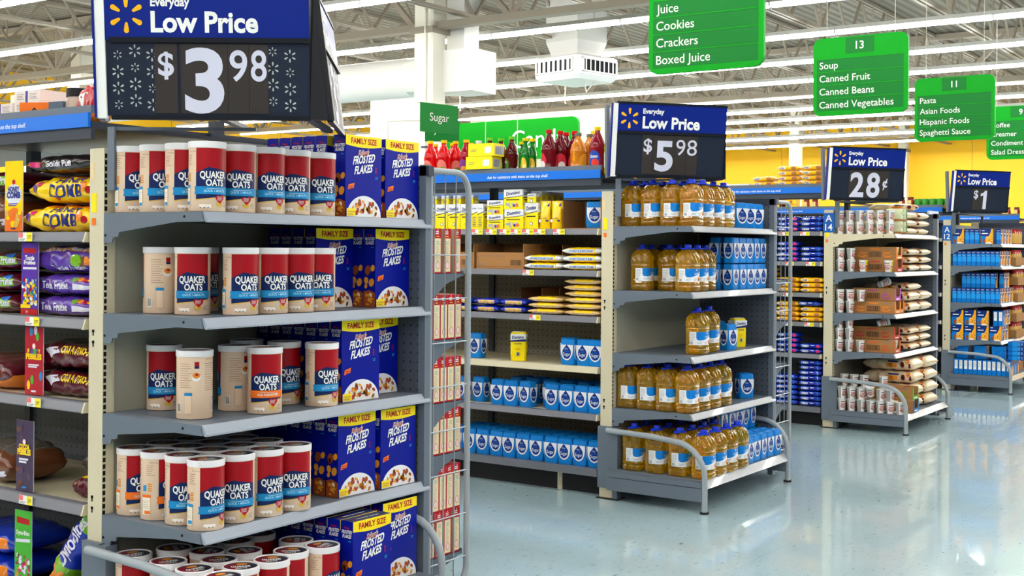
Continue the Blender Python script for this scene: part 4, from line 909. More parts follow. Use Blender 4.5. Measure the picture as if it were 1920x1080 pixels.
# --- upper shelf: sugar cartons, packet boxes, pouches
CY = mat('carton_yellow', (250,226,16), .4, var=.04); CWH = mat('carton_white', (228,230,232), .4)
def domino(w, d, h, packets=False):
    b = MB(); b.box((-w/2,-d/2,0), (w/2,d/2,h*.64), CY); b.box((-w/2,-d/2,h*.64), (w/2,d/2,h), CWH)
    for fn, ww in ((on_front(-d/2), w), (on_left(-w/2), d), (on_right(w/2), d)):
        A = Art(); A.poly([(-ww/2,h*.58),(ww/2,h*.70),(ww/2,h*.64),(-ww/2,h*.64)],CWH,1) ; A.poly([(-ww/2,h*.575),(ww/2,h*.695),(ww/2,h*.665),(-ww/2,h*.545)],NAVY,2)
        if ww > .06:
            A.text('Domino',0,h*.74,h*.14 if not packets else h*.16,NAVY,3,w=ww*.72,bold=.03,align='C',slope=.12,res=2); A.lines(-ww*.36,h*.46,ww*.36,h*.53,1,BLACK,3,.6)
            if packets:
                R = random.Random(3)
                for i in range(12): A.ell(R.uniform(-ww*.38,ww*.38), h*R.uniform(.10,.30), .011, .007, mat('packet_grey',(176,180,192),.5), 3+i%2, 8, rot=R.uniform(0,3))
                A.ell(ww*.2,h*.2,.012,.012,ORANGE,5,8); A.ell(ww*.05,h*.18,.01,.01,mat('print_violet',(70,60,140),.5),5,8)
            else: A.ell(0,h*.2,.012,.012,BLACK,3,12); A.ell(0,h*.2,.009,.009,WHITE,4,12)
        else: A.lines(-ww*.35,h*.1,ww*.35,h*.52,6,INK,2,.5); A.text('Domino',0,h*.78,h*.07,NAVY,3,w=ww*.7,align='C',res=1)
        b.art(A, fn)
    return Kind('sugar_carton', 'carton', [('carton', b.mesh('carton'))])
dA = domino(.098,.046,.165); dB = domino(.145,.10,.125,True); dC = domino(.125,.08,.092,True); dD = domino(.062,.06,.056)
Za = GZ[1][0]+.002; DG = 'yellow and white sugar cartons'
for i, (y, a) in enumerate(((5.172,0),(5.070,0),(4.968,0),(4.866,0))): dA((GXF+.05, y, Za), RM+a, '%s upright sugar carton seen through the wire rack' % od(i), DG)
for i in range(6): (dA if i < 2 else dD)((GXF+.065, 4.793-.0475*i if i < 2 else 4.65+i*.1, Za + (0 if i < 2 else .167)), RM+pi/2, 'sugar carton turned %s, %s' % (('spine out','spine out, upper layer')[i > 1], ('next to the wire rack tube','second from the rack tube','third along','fourth along','fifth along','sixth along')[i]), DG)
for i in range(2): dA((GXF+.185, 4.793-.0475*i, Za), RM+pi/2, 'sugar carton spine outward in the row behind, %s beside the small packet boxes' % od(i), DG)
dC((GXF+.05,4.625,Za), RM, 'lower small yellow packet box, shorter pair', DG); dC((GXF+.05,4.625,Za+.093), RM, 'upper small yellow packet box, shorter pair', DG)
dB((GXF+.06,4.478,Za), RM, 'lower large yellow packet box, tall pair', DG); dB((GXF+.06,4.484,Za+.126), RM, 'upper large yellow packet box, tall pair', DG)
dA((GXF+.05,4.355,Za), RM, 'upright sugar carton beside the tall packet boxes', DG)
for i in range(5):
    for j in range(2 if i else 1): dD((GXF+.05+.068*i, 4.350, Za+.167+.057*j if i == 0 else Za+.127+.057*j), RM, 'small white sugar box, %s back from the shelf edge, %s layer' % (od(i), ('lower','upper')[j]), DG)
    if i in (1,3): dB((GXF+.130+.06*(i-1), 4.378, Za), RM, 'packet box %s row behind the upright carton' % od(i), DG)
def pouch():
    b = MB(); w, h = .078, .175; prof = [(0,.026),(.03,.030),(.08,.028),(.13,.018),(.160,.006),(h,.002)]; n = 14; rings = []
    for z, d in prof:
        k = 1 - .10*sin(pi*z/h); rings.append([b.add((w/2*k*cos(2*pi*t/n), d*sin(2*pi*t/n), z)) for t in range(n)])
    for j in range(len(prof)-1):
        for t in range(n): b.f.append([rings[j][t],rings[j][(t+1)%n],rings[j+1][(t+1)%n],rings[j+1][t]]); b.m.append(b.mi(FYEL if not (2 < t < 5) else FWHT))
    b.f.append(rings[0][::-1]); b.m.append(0); b.f.append(rings[-1]); b.m.append(0)
    A = Art(); A.poly([(-.036,.045),(.036,.045),(.036,.056),(-.036,.056)],NAVY,1); A.ell(-.024,.05,.010,.010,WHITE,2,10); A.poly([(-.02,.105),(.034,.165),(.034,.145),(-.004,.105)],NAVY,1); A.text('SUGAR',.004,.062,.009,NAVY,2,w=.04,align='C',res=1)
    b.art(A, lambda u, v, l: (u, -.0285 + max(0,(v-.06))*.19 - EPS*l - .001 + .006*(u/.04)**2, v)); return Kind('sugar_pouch', 'pouch', [('pouch', b.mesh('pouch', 60))])
pk = pouch()
for i, (y, dx) in enumerate(((4.262,.0),(4.176,.0),(4.185,.10),(4.262,.10))): pk((GXF+.05+dx, y, Za), RM, '%s yellow sugar pouch beside the open cardboard case' % od(i), 'yellow sugar pouches')
# --- juice bottles on the top shelf
def bottle(name, c, capc, labc, R, H, jug=False, txt=None, lab2=None):
    L_ = mat('juice_'+name, c, .12, trans=.3, ior=1.35, coat=.3); C_ = mat('juice_cap_'+name, capc, .35); B_ = mat('juice_label_'+name, labc, .4)
    prof = [(.0,.003),(R*.9,0),(R,.01),(R,H*.10),(R*.96,H*.12),(R*.96,H*.52),(R,H*.54),(R*.98,H*.60),(R*.80,H*.72),(R*.55,H*.81),(R*.36,H*.87),(.017,H*.90),(.017,H*.94)]
    b = MB(); b.lathe(prof, L_, 24); body = b.mesh('bottle', 45); b = MB(); b.lathe([(.019,H*.925),(.020,H*.93),(.020,H),(.0,H)], C_, 18, cap=False); cap = b.mesh('cap', 40)
    b = MB(); A = Art(); A.ell(0,H*.32,R*.85,H*.19,B_,1,18) if labc else None
    if lab2: A.ell(.2*R,H*.25,R*.5,H*.09,mat('juice_fruit_'+name, lab2, .5),2,10)
    if txt: A.text(txt,0,H*.36,H*.06,WHITE,3,w=R*1.1,bold=.03,align='C',res=2)
    b.art(A, on_cyl(R*.97), .012); return Kind('juice_bottle', 'bottle', [('bottle', body), ('cap', cap), ('label', b.mesh('label'))])
jr = bottle('punch',(226,14,22),(250,206,20),(230,120,110),.046,.27,lab2=(120,150,40)); jd = bottle('berry',(170,10,40),(250,196,20),(124,50,140),.046,.265,lab2=(240,150,30)); jo = bottle('carrot',(240,90,20),(236,236,236),(230,180,150),.044,.265); jv = bottle('vegetable',(86,16,18),(100,190,40),(70,150,60),.044,.275,txt='V8'); jl = bottle('lemon',(20,130,40),(246,220,20),(240,200,60),.028,.255,lab2=(246,226,120)); jc = bottle('cranberry',(112,12,26),(200,20,30),(210,40,60),.050,.30,lab2=(236,230,226)); jp = bottle('orange',(226,140,30),(120,116,104),(226,150,40),.052,.27); jk = bottle('cocktail',(150,20,40),(246,210,20),(24,70,170),.052,.30,txt='Clamato',lab2=(230,60,30)); jg = bottle('grape',(200,196,40),(240,240,236),(222,222,200),.036,.29)
TZ = 1.957
JL = [(806,jr,0),(831,jr,.3),(853,jr,1.2),(873,jd,0),(896,jo,0),(917,jv,-.3),(938,jv,0),(958,jv,-1.2),(984,jl,0),(997,jl,.6),(1028,jc,-1.1),(1049,jc,1.0),(1076,jc,.8),(1083,jp,2.5),(1104,jp,2.0),(1119,jk,0),(1142,jg,-.5)]
DS = {id(jr):'bright red juice bottle with yellow cap',id(jd):'dark red juice bottle with purple label',id(jo):'orange juice bottle with white cap',id(jv):'dark vegetable juice bottle with green cap',id(jl):'slim green lemon juice bottle',id(jc):'cranberry red juice bottle with red cap',id(jp):'round orange juice jug with grey cap',id(jk):'red bottle with blue label and yellow cap',id(jg):'slim pale yellow bottle beside the price sign'}
def y_on(X, px): 
    u = (px-960)/2327.37; return X*(sin(YAW)-u*cos(YAW))/(cos(YAW)+u*sin(YAW))
cnt = {}
for i, (px, K, a) in enumerate(JL):
    X = GXF+.115 + {2:.10,3:.0,4:.10,5:.042,6:.108,7:.045,9:.062,11:.10,12:.16,14:.105}.get(i, 0); cnt[id(K)] = cnt.get(id(K), -1)+1
    many = sum(1 for q in JL if q[1] is K) > 1
    K((X, y_on(X, px), TZ), RM+a*.6, ('%s %s, counted from the wire rack, top shelf' % (od(cnt[id(K)]), DS[id(K)])) if many else DS[id(K)]+', top shelf', 'juice bottles on the top shelf')
for i, (px, K) in enumerate(((815,jr),(848,jr),(881,jd),(978,jl),(1060,jc),(1112,jk))):
    X = GXF+.33; K((X, y_on(X, px), TZ), RM+1, '%s juice bottle in the second row behind, top shelf' % od(i), 'juice bottles on the top shelf')
pb = MB(); pb.box((-.10,-.06,0), (.10,.06,.082), CY); A = Art(); A.rect(.03,.02,.08,.06,CWH,1); A.lines(-.08,.03,-.03,.05,2,INK,1,.4); pb.art(A, on_front(-.06)); A = Art(); A.rect(-.045,.012,.045,.066,mat('packet_grey',(176,180,192),.5),1); A.bars(-.04,.016,.02,.06,8,INK,2); pb.art(A, on_left(-.10)); pb.art(A, on_right(.10))
pbk = Kind('packet_box', 'box', [('carton', pb.mesh('carton'))])
pbk((GXF+.043,4.74,TZ+.057), RM+.05, 'lower yellow packet box on the top shelf edge'); pbk((GXF+.043,4.722,TZ+.140), RM+.02, 'upper yellow packet box on the top shelf edge')
# price tags clipped to the shelf fronts
TP = mat('tag_pink', (236,110,110), .5); TY = mat('tag_yellow', (246,226,40), .5)
tb = MB(); tb.box((-.042,-.0012,0), (.042,.0012,.033), WHITE); A = Art(); A.rect(-.042,.014,-.016,.033,TP,1); A.rect(.008,0,.042,.033,TY,1); A.lines(-.036,.003,.002,.012,2,INK,2,.5); A.text('297',.025,.010,.013,BLACK,2,w=.022,bold=.01,align='C',res=1); tb.art(A, on_front(-.0012))
tagk = Kind('price_tag', 'price tag', [('tag', tb.mesh('tag'))])
for X0, z, pxs, nm in ((6.485,GZ[1][0],(895,921,947,968,990,1012,1048),'upper sugar shelf'),(6.485,GZ[1][1],(991,),'powdered sugar shelf'),(6.485,GZ[1][2],(1004,),'tan sugar bag shelf'),(2.835,GZ[0][0],(48,),'yellow cereal bag shelf'),(2.835,GZ[0][1],(62,),'purple cereal bag shelf'),(2.835,GZ[0][2],(66,),'red cereal bag shelf'),(2.835,GZ[0][3],(52,),'brown cereal bag shelf'),(10.21,GZ[2][0],(1470,1509),'uppermost cookie shelf'),(10.21,GZ[2][1],(1480,1520),'second cookie shelf'),(10.21,GZ[2][2],(1478,),'boxed cookie shelf'),(10.21,GZ[2][3],(1478,1518),'fourth cookie shelf')):
    for i, px in enumerate(pxs): tagk((X0-.0125, y_on(X0-.012, px), z-.0345), RM, 'small white and yellow price tag, %s along the %s edge' % (od(i), nm), 'price tags')
# ================================================================== bagged cereal on the near shelving
def cz(base, win=None, band=None, b2=None):
    def f(s, p):
        if win and .1 < s < .9 and p > .85 and p < 2.2: return win
        if band and .12 < s < .88 and -.15 < p < .25: return band
        if b2 and (s > .86): return b2
        return base
    return f
def words(*W):
    def f(A):
        for st, m, size, u, v, w in W: side_art(A, st, m, size, u, v, w)
    return f
PALE = mat('pale_letter', (226,222,236), .4)
def blob(A, items):
    for u, v, r, m in items: A.ell(u, v, r, r*14, m, 2, 10)
yb = bagkind('cereal_bag','cereal bag',.43,.26,.10,cz(FYEL,FORG),lambda A: (blob(A,[(-.16,.1,.018,FPUR),(-.13,.35,.016,FPNK),(.13,.2,.022,FORG),(.16,-.1,.014,FRED),(-.02,-.5,.012,FRED)]), words(('HONEY',mat('letter_navy2',(30,40,120),.4),.022,.05,.55,.16),('COMB',mat('letter_navy2',(30,40,120),.4),.026,.02,-.12,.20))(A)),11,.010)
pb_ = bagkind('cereal_bag','cereal bag',.43,.26,.076,cz(FPUR),lambda A: (A.poly([(-.20,-.1),(-.12,-.2),(-.12,.08),(-.2,.16)],FRED,1), blob(A,[(.09,.42,.02,FGRN),(.12,.45,.018,FORG),(.15,.4,.018,FRED),(.17,.5,.014,FYEL)]), A.poly([(.08,-.30),(.19,-.36),(.19,-.02),(.08,.03)],PALE,1), words(('Tootie Fruities',PALE,.017,-.03,-.05,.16))(A)),12,.008)
mb_ = bagkind('cereal_bag','cereal bag',.43,.26,.100,cz(FPUR,None,None),lambda A: (A.poly([(-.15,.30),(.21,.62),(.21,.98),(-.15,.66)],PALE,1), A.poly([(-.20,-.5),(-.12,-.55),(-.12,-.30),(-.2,-.22)],FRED,1), blob(A,[(.10,-.1,.022,FGRN),(.13,-.18,.022,FBRN),(.16,-.16,.02,FORG)]), words(('MARSHMALLOW',FORG,.018,.03,.64,.34),('Tootie Fruities',PALE,.018,.04,-.52,.20))(A)),13,.010)
rg = bagkind('cereal_bag','cereal bag',.42,.26,.076,cz(FMAR,None,FGRN),lambda A: (blob(A,[(.12,.5,.025,FCYA),(-.02,.1,.01,FRED)]), words(('Tootie Fruities',PALE,.014,.08,.02,.16))(A)),14,.008)
rb = bagkind('cereal_bag','cereal bag',.40,.28,.13,lambda s, p: FORG if p < -.35 and s > .3 else FMAR,lambda A: (A.poly([(-.12,-.25),(.02,-.4),(.02,-.05),(-.12,.1)],FYEL,1), words(('Fruity',PALE,.018,-.02,.62,.12),('DYNO-BITES',PALE,.020,.0,.22,.18))(A)),15,.010)
mr = bagkind('cereal_bag','cereal bag',.42,.26,.10,cz(FMAR,FBLK),lambda A: (A.poly([(-.10,.3),(-.02,.5),(.0,.1),(-.06,-.1)],PALE,1), words(('COCOA DYNO-BITES',FYEL,.024,.10,.35,.2))(A)),16,.012)
br = bagkind('cereal_bag','cereal bag',.40,.26,.15,cz(FBRN,FCLR),lambda A: A.poly([(.06,-.5),(.17,-.5),(.17,-.1),(.06,-.15)],PALE,1),17,.012)
sm = bagkind('cereal_bag','cereal bag',.42,.23,.14,cz(FCLR,FBRN),lambda A: words(('CRISP RICE',mat('dim_letter',(120,120,130),.4),.012,.0,.2,.26))(A),18,.012)
gp = bagkind('cereal_bag','cereal bag',.42,.28,.07,cz(FBLK),lambda A: (A.poly([(-.17,-.15),(-.10,-.2),(-.10,.1),(-.17,.15)],FPNK,1), words(('Golden Puffs',PALE,.012,.02,.0,.15))(A)),19,.008)
db = bagkind('cereal_bag','cereal bag',.42,.26,.11,lambda s, p: FBLU if .35 < s < .8 else FGRN,lambda A: (A.poly([(-.16,-.4),(-.09,-.4),(-.09,.3),(-.16,.3)],FORG,1), A.poly([(-.085,-.6),(-.06,-.6),(-.06,.7),(-.085,.7)],FWHT,1), words(('Dyno-Bites',PALE,.026,.05,.1,.22))(A)),20,.010)
bw = bagkind('cereal_bag','cereal bag',.40,.28,.10,cz(FBLU,None,FORG),None,21,.010)
G1 = 2.86; CG = 'bagged breakfast cereal'
z = GZ[0]
def B(K, px, dx, zz, a, lab, rx=0.0): K((G1+dx, max(4.052, y_on(G1+dx*.4, px)) if px > 60 else 4.515, zz), RM+a, lab, CG, rx)
B(yb,118,.15,z[0]+.002,.05,'lower yellow cereal bag on the uppermost cereal shelf'); B(yb,146,.15,z[0]+.112,.01,'upper yellow cereal bag on the uppermost cereal shelf')
sm((G1+.418,4.05,z[0]+.002),RM,'smoky clear cereal bag standing behind the yellow cereal bags',CG,rx=0); sm((G1+.418,4.08,z[0]+.150),RM+.1,'second smoky clear cereal bag lying above, behind yellow bags',CG)
B(gp,125,.15,z[0]+.224,0,'black cereal bag squeezed under the top shelf'); B(br,-30,.15,z[0]+.002,.1,'brown cereal bag behind the yellow blade sign'); B(rg,-30,.15,z[0]+.166,.0,'green and maroon cereal bag behind the yellow blade sign')
B(pb_,128,.15,z[1]+.002,.0,'bottom purple cereal bag of the stack of three'); B(pb_,138,.15,z[1]+.084,-.01,'middle purple cereal bag of the stack of three'); B(mb_,128,.15,z[1]+.168,.01,'topmost purple cereal bag with a marshmallow band')
for i in range(3): B(rg,-18,.15,z[1]+.002+i*.084,.05*(i-1),'%s green and maroon cereal bag, counted upwards' % od(i))
sm((G1+.418,4.08,z[1]+.002),RM,'dark clear cereal bag lying behind the purple cereal bags',CG)
B(rb,5,.15,z[2]+.002,-.08,'red cereal bag with fruity pieces showing, beside the red blade'); B(mr,150,.15,z[2]+.002,.02,'lower maroon cereal bag beside the ivory post'); B(mr,160,.15,z[2]+.108,.02,'upper maroon cereal bag beside the ivory post')
sm((G1+.418,4.12,z[2]+.002),RM,'dark clear cereal bag behind the maroon cereal bags',CG)
B(br,-14,.15,z[3]+.002,-.15,'brown cereal bag with a white patch, lower shelf'); sm((G1+.418,4.07,z[3]+.002),RM+.2,'large smoky cereal bag filling the lower shelf',CG); mrs = bagkind('cereal_bag','cereal bag',.16,.16,.08,cz(FMAR,FYEL),None,26,.008); mrs((G1+.12,3.925,z[3]+.002),RM,'small maroon cereal bag against the post, lower shelf',CG)
db((G1+.16,3.965,z[4]+.15),RM,'blue and green cereal bag leaning upright on the bottom shelf',CG,rx=0,ry=radians(-52)); B(bw,-5,.15,z[4]+.110,.0,'upper blue and orange cereal bag beside the green blade, bottom shelf'); B(bw,-8,.15,z[4]+.002,.0,'lower blue and orange cereal bag beside the green blade, bottom shelf'); sm((G1+.418,4.1,z[4]+.002),RM,'dark clear cereal bag on the bottom shelf',CG)
# blade signs standing at the shelf edge
CLRP = mat('clear_sleeve', (205,205,215), .15, coat=.5)
def blade(px, zb, h, w, art, label, base):
    b = MB(); b.box((-w/2,-.002,0), (w/2,.002,h), base, {'x+': CLRP, 'z+': CLRP}); A = Art(); art(A, w, h); b.art(A, on_front(-.002))
    o = b.build('blade_sign', None, loc=(2.858, y_on(2.858, px), zb+.004), rz=RM+.06); tag(o, label, 'sign', 'upright blade signs'); return o
def rblob(A, w, y0, y1, cols, n, seed, r=.007):
    R = random.Random(seed)
    for i in range(n): A.ell(R.uniform(-w*.4,w*.4), R.uniform(y0,y1), R.uniform(.6,1.3)*r, R.uniform(.6,1.3)*r, R.choice(cols), 2+i%4, 8)
GRNP = mat('print_green', (70,170,50), .4)
def a1(A, w, h):
    A.poly([(-w/2,0),(w/2,0),(w/2,h*.28),(0,h*.34),(-w/2,h*.26)],ORANGE,1); rblob(A,w,h*.02,h*.3,(GOLD,ORANGE,FYEL),16,1,.012); A.ell(0,h*.70,.010,.010,RED,2,12); A.ell(0,h*.52,w*.44,h*.15,mat('pale_print',(214,216,228),.4),1,20)
    A.text('HONEY',0,h*.565,.018,mat('letter_navy2',(30,40,120),.4),3,w=w*.66,bold=.05,align='C',res=2); A.text('COMB',0,h*.475,.022,mat('letter_navy2',(30,40,120),.4),3,w=w*.78,bold=.05,align='C',res=2); A.lines(-w*.3,h*.36,w*.25,h*.41,2,FPUR,3,.5); A.lines(-.015,.008,.015,.016,1,NAVY,5,.6)
blade(26, z[0], .272, .105, a1, 'tall yellow honeycomb blade sign on the uppermost cereal shelf', FYEL)
def a2(A, w, h):
    A.poly([(-w*.4,h*.86),(w*.38,h*.85),(w*.38,h*.92),(-w*.4,h*.93)],RED,1); A.text('Tootie',0,h*.76,.017,WHITE,2,w=w*.55,bold=.03,align='C',res=2); A.text('Fruities',0,h*.70,.015,WHITE,2,w=w*.68,bold=.03,align='C',res=2); A.rect(-w*.4,h*.63,w*.4,h*.66,PALE,1); rblob(A,w,h*.15,h*.5,(FRED,FGRN,FORG,FCYA,FYEL,FWHT),70,2); A.rect(-w/2,0,w/2,h*.08,RED,6); A.rect(-w*.5,h*.09,w*.08,h*.14,FYEL,6); A.text('30',-w*.12,h*.022,.010,WHITE,7,w=.014,align='C',res=1)
blade(57, z[1], .274, .098, a2, 'tall purple blade sign on the second cereal shelf', FPUR)
def a3(A, w, h):
    for u, v, m in ((-.015,.93,CYAN),(.02,.86,GRNP),(-.01,.22,GRNP),(-.03,.14,FYEL),(.04,.28,CYAN),(.01,.95,PALE)): A.ell(u, v*h, .009, .018, m, 2, 12)
    A.ell(0,h*.715,.009,.011,mat('pale_pink',(244,214,206),.5),2,10); 
    for i, (c, m) in enumerate(zip('FRUITY',(FYEL,FPUR,CYAN,GRNP,CYAN,FYEL))): A.text(c,(i-2.5)*.0125,h*.60,.018,m,3,w=.011,bold=.06,align='C',res=2)
    A.text('PEBBLES',0,h*.525,.019,FYEL,3,w=w*.86,bold=.06,align='C',res=2); A.lines(-w*.3,h*.40,w*.3,h*.46,2,PALE,3,.7); A.lines(-.014,.010,.014,.020,1,PALE,3,.7)
blade(66, z[2], .258, .105, a3, 'tall red blade sign on the third cereal shelf', FRED)
BLP = mat('blade_plum', (66,46,76), .3, coat=.4)
def a4(A, w, h):
    rblob(A,w,h*.03,h*.95,(FBRN,mat('dull_plum',(88,64,90),.4)),14,4,.012); A.ell(0,h*.70,.009,.011,mat('pale_pink',(244,214,206),.5),7,10); A.text('COCOA',0,h*.60,.017,FYEL,7,w=w*.62,bold=.06,align='C',res=2); A.text('PEBBLES',0,h*.52,.020,FYEL,7,w=w*.78,bold=.06,align='C',res=2); A.lines(-w*.3,h*.40,w*.25,h*.48,2,PALE,7,.7); A.lines(-.012,.012,.012,.022,1,CYAN,7,.7)
blade(50, z[3], .27, .100, a4, 'tall dark plum blade sign on the lower cereal shelf', BLP)
def a5(A, w, h):
    A.poly([(-w*.38,h*.84),(w*.38,h*.83),(w*.38,h*.90),(-w*.38,h*.92)],RED,1); A.text('Dyno-Bites',0,h*.70,.016,WHITE,2,w=w*.78,bold=.03,align='C',res=2); A.poly([(-w*.42,h*.60),(w*.42,h*.62),(w*.42,h*.66),(-w*.42,h*.64)],PALE,1); rblob(A,w,h*.02,h*.45,(FPNK,FORG,PALE,FBRN),50,5,.008)
blade(48, z[4], .31, .098, a5, 'tall green blade sign on the bottom cereal shelf', GRNP)
# cartons on the top shelf of the cereal shelving
TG = GZ[0]; TZ1 = 1.957; CLW = mat('carton_offwhite', (232,222,216), .5, var=.03)
wb = MB(); wb.box((-.085,-.14,0), (.085,.14,.042), CLW); A = Art(); A.rect(-.012,.0,.004,.042,mat('print_violet',(70,60,140),.5),1); A.lines(-.07,.008,-.02,.034,4,INK,1,.3); A.lines(.015,.008,.07,.034,4,INK,1,.3); wb.art(A, on_front(-.14)); A = Art(); A.rect(-.03,.012,.02,.022,NAVY,1); A.lines(-.1,.026,.08,.038,2,INK,1,.4); wb.art(A, on_left(-.085)); wbk = Kind('shallow_carton', 'carton', [('carton', wb.mesh('carton'))])
for i in range(4): wbk((G1+.30, y_on(3.02, 49), TZ1+i*.0425), RM, '%s flat white carton up in the stack on the top shelf' % od(i), 'flat white cartons'); 
for i in range(3): wbk((G1+.31, y_on(3.02,49)+.20, TZ1+i*.0425), RM, '%s flat white carton up in the farther short stack' % od(i), 'flat white cartons')
ob = MB(); ob.box((-.06,-.04,0), (.06,.04,.095), ORANGE); A = Art(); A.poly([(-.018,.055),(0,.033),(.018,.055),(0,.077)],BLACK,1); A.poly([(-.010,.055),(0,.043),(.010,.055),(0,.067)],WHITE,2); ob.art(A, on_front(-.04)); obk = Kind('orange_box', 'box', [('carton', ob.mesh('carton'))])
obk((G1+.07, y_on(G1+.07,72), TZ1), RM+.5, 'small orange box in front of the flat white cartons'); obk((G1+.17, y_on(G1+.17,99), TZ1), RM+.2, 'orange box half hidden behind the grey box')
gb = MB(); gb.box((-.035,-.03,0), (.035,.03,.095), mat('slate_box', (84,100,118), .5)); o = gb.build('slate_box', None, loc=(G1+.09, y_on(G1+.09,113), TZ1), rz=RM+.2); tag(o, 'small slate grey box between the orange box and the jar', 'box')
jt = thing('clear_jar', 'clear jar with black lid beside the red pouch', 'jar', (G1+.12, y_on(G1+.12,144), TZ1)); b = MB(); b.lathe([(.04,0),(.045,.01),(.045,.10),(.038,.115)], mat('jar_plastic', (226,206,190), .15, trans=.5, ior=1.3), 20); b.build('jar', jt, 40); b = MB(); b.lathe([(.043,.113),(.043,.145),(.0,.147)], BLACK, 20, cap=False); b.build('lid', jt, 40)
b, fn = pillow(.15,.07,.145,lambda s, p: FRED if p > -.3 else FORG, wr=.006, seed=9); A = Art(); A.poly([(-.06,-.9),(-.005,-.9),(-.005,.5),(-.06,.5)],WHITE,1); A.poly([(-.055,-.6),(-.01,-.6),(-.01,-.5),(-.055,-.5)],INK,2); A.poly([(-.055,-.2),(-.01,-.2),(-.01,-.1),(-.055,-.1)],INK,2); b.art(A, fn, .012); o = b.build('red_pouch', None, 60, loc=(G1+.10, y_on(G1+.10,178), TZ1), rz=RM); tag(o, 'red pouch with a white panel beside the large price sign', 'pouch')
# ================================================================== cookie packets
def pk_art(A): A.poly([(-.095,-.55),(-.03,-.55),(-.03,.55),(-.095,.55)],FCYA,1); side_art(A,'OREO',WHITE,.017,-.050,.0,.062,.04); A.rect(.0,-.25,.03,-.10,mat('letter_dark',(30,30,60),.4),2); A.rect(.0,.05,.03,.2,WHITE,2); A.poly([(.045,-.6),(.085,-.6),(.085,.6),(.045,.6)],FCYA,1)
def py_art(A): side_art(A,'OREO',WHITE,.020,-.055,.0,.064,.08); side_art(A,'OREO',mat('letter_navy2',(30,40,120),.4),.017,-.055,.0,.058,.03); A.ell(.055,-.05,.024,.55,mat('cookie_print',(180,110,60),.5),2,14)
def pp_art(A): pk_art(A); A.ell(.065,-.05,.018,.5,FPNK,3,10)
ck = bagkind('cookie_packet','cookies',.203,.14,.040,lambda s, p: FBLU,pk_art,31,.003,blunt=6); cy = bagkind('cookie_packet','cookies',.203,.14,.040,lambda s, p: film('film_amber',(250,190,10)),py_art,32,.003,blunt=6); cp = bagkind('cookie_packet','cookies',.203,.14,.040,lambda s, p: FBLU,pp_art,33,.003,blunt=6)
G3 = 10.235; CGp = 'cookie packets'
def stack(K, y, z, n, where, dx=.085, h=.0442, col='blue', jit=.003):
    for j in range(n): K((G3+dx+random.uniform(-.006,.006), y+random.uniform(-jit,jit), z+.002+j*h), RM+random.uniform(-.02,.02), '%s %s cookie packet up, %s' % (od(j), col, where), CGp)
zz = GZ[2]
PI_ = 'first stack from the A 14 post'; PJ = 'second stack from the A 14 post'; PK_ = 'stack seen through the wire rack'
stack(ck,3.942,zz[0],3,PI_+', uppermost cookie shelf'); stack(cp,4.158,zz[0],3,PJ+', uppermost cookie shelf'); stack(ck,4.372,zz[0],4,PK_+', uppermost cookie shelf')
stack(ck,3.942,zz[1],3,PI_+', second cookie shelf'); stack(cp,4.158,zz[1],4,PJ+', second cookie shelf'); stack(ck,4.37,zz[1],4,PK_+', second cookie shelf')
stack(cy,3.942,zz[2],3,PI_+', third cookie shelf',col='yellow'); stack(cy,4.158,zz[2],3,PJ+', third cookie shelf',col='yellow'); stack(cy,4.374,zz[2],5,PK_+', third cookie shelf',col='yellow'); cy((G3+.24,4.05,zz[2]+.002),RM,'yellow cookie packet lying across behind, third cookie shelf',CGp)
stack(cy,3.942,zz[3],3,PI_+', fourth cookie shelf',col='yellow'); stack(cy,4.158,zz[3],4,PJ+', fourth cookie shelf',col='yellow'); stack(cy,4.37,zz[3],2,PK_+', fourth cookie shelf',col='yellow'); ck((G3+.09,3.965,zz[3]+.139),RM-.02,'blue cookie packet lying on top of the yellow ones',CGp)
stack(cp,3.942,zz[4],2,PI_+', fifth cookie shelf'); stack(cp,4.158,zz[4],4,PJ+', fifth cookie shelf'); stack(ck,4.37,zz[4],2,PK_+', fifth cookie shelf')
stack(ck,3.945,zz[5],9,PI_+', bottom cookie shelf',h=.0442); stack(ck,4.165,zz[5],6,PJ+', bottom cookie shelf',h=.0442); stack(ck,4.385,zz[5],4,PK_+', bottom cookie shelf',h=.0442)
# top shelf of the cookie shelving: yellow packets and boxes
T3 = 2.022
for c, (y, n) in enumerate(((3.945,5),(4.165,5),(4.40,3))):
    for j in range(n): cy((G3+.10+random.uniform(-.005,.005), y, T3+.002+j*.0442), RM+random.uniform(-.04,.04), '%s yellow cookie packet up, top shelf, %s stack from the 28 cent sign' % (od(j), od(c)), 'yellow cookie packets on the top shelf')
ybx = MB(); ybx.box((-.10,-.07,0), (.10,.07,.075), mat('cookie_box_yellow', (250,206,30), .4)); A = Art(); A.ell(-.03,.038,.03,.018,ORANGE,1,12); A.ell(.045,.036,.02,.02,mat('cookie_print',(180,110,60),.5),1,10); A.rect(-.09,.006,.09,.014,RED,1); ybx.art(A, on_front(-.07)); ybk = Kind('cookie_box', 'box', [('carton', ybx.mesh('carton'))])
wtb = MB(); wtb.box((-.13,-.07,0), (.13,.07,.07), CWH); A = Art(); A.rect(-.12,.02,.12,.05,CYAN,1); wtb.art(A, on_front(-.07)); wtk = Kind('long_carton', 'box', [('carton', wtb.mesh('carton'))])
for i in range(16):
    y = 4.66 + i*.27; K = ybk if i % 4 else wtk
    K((G3+.11, y, T3+.002), RM, '%s box along the top shelf, seen under the juice bottles' % od(i), 'boxes along the far top shelf')
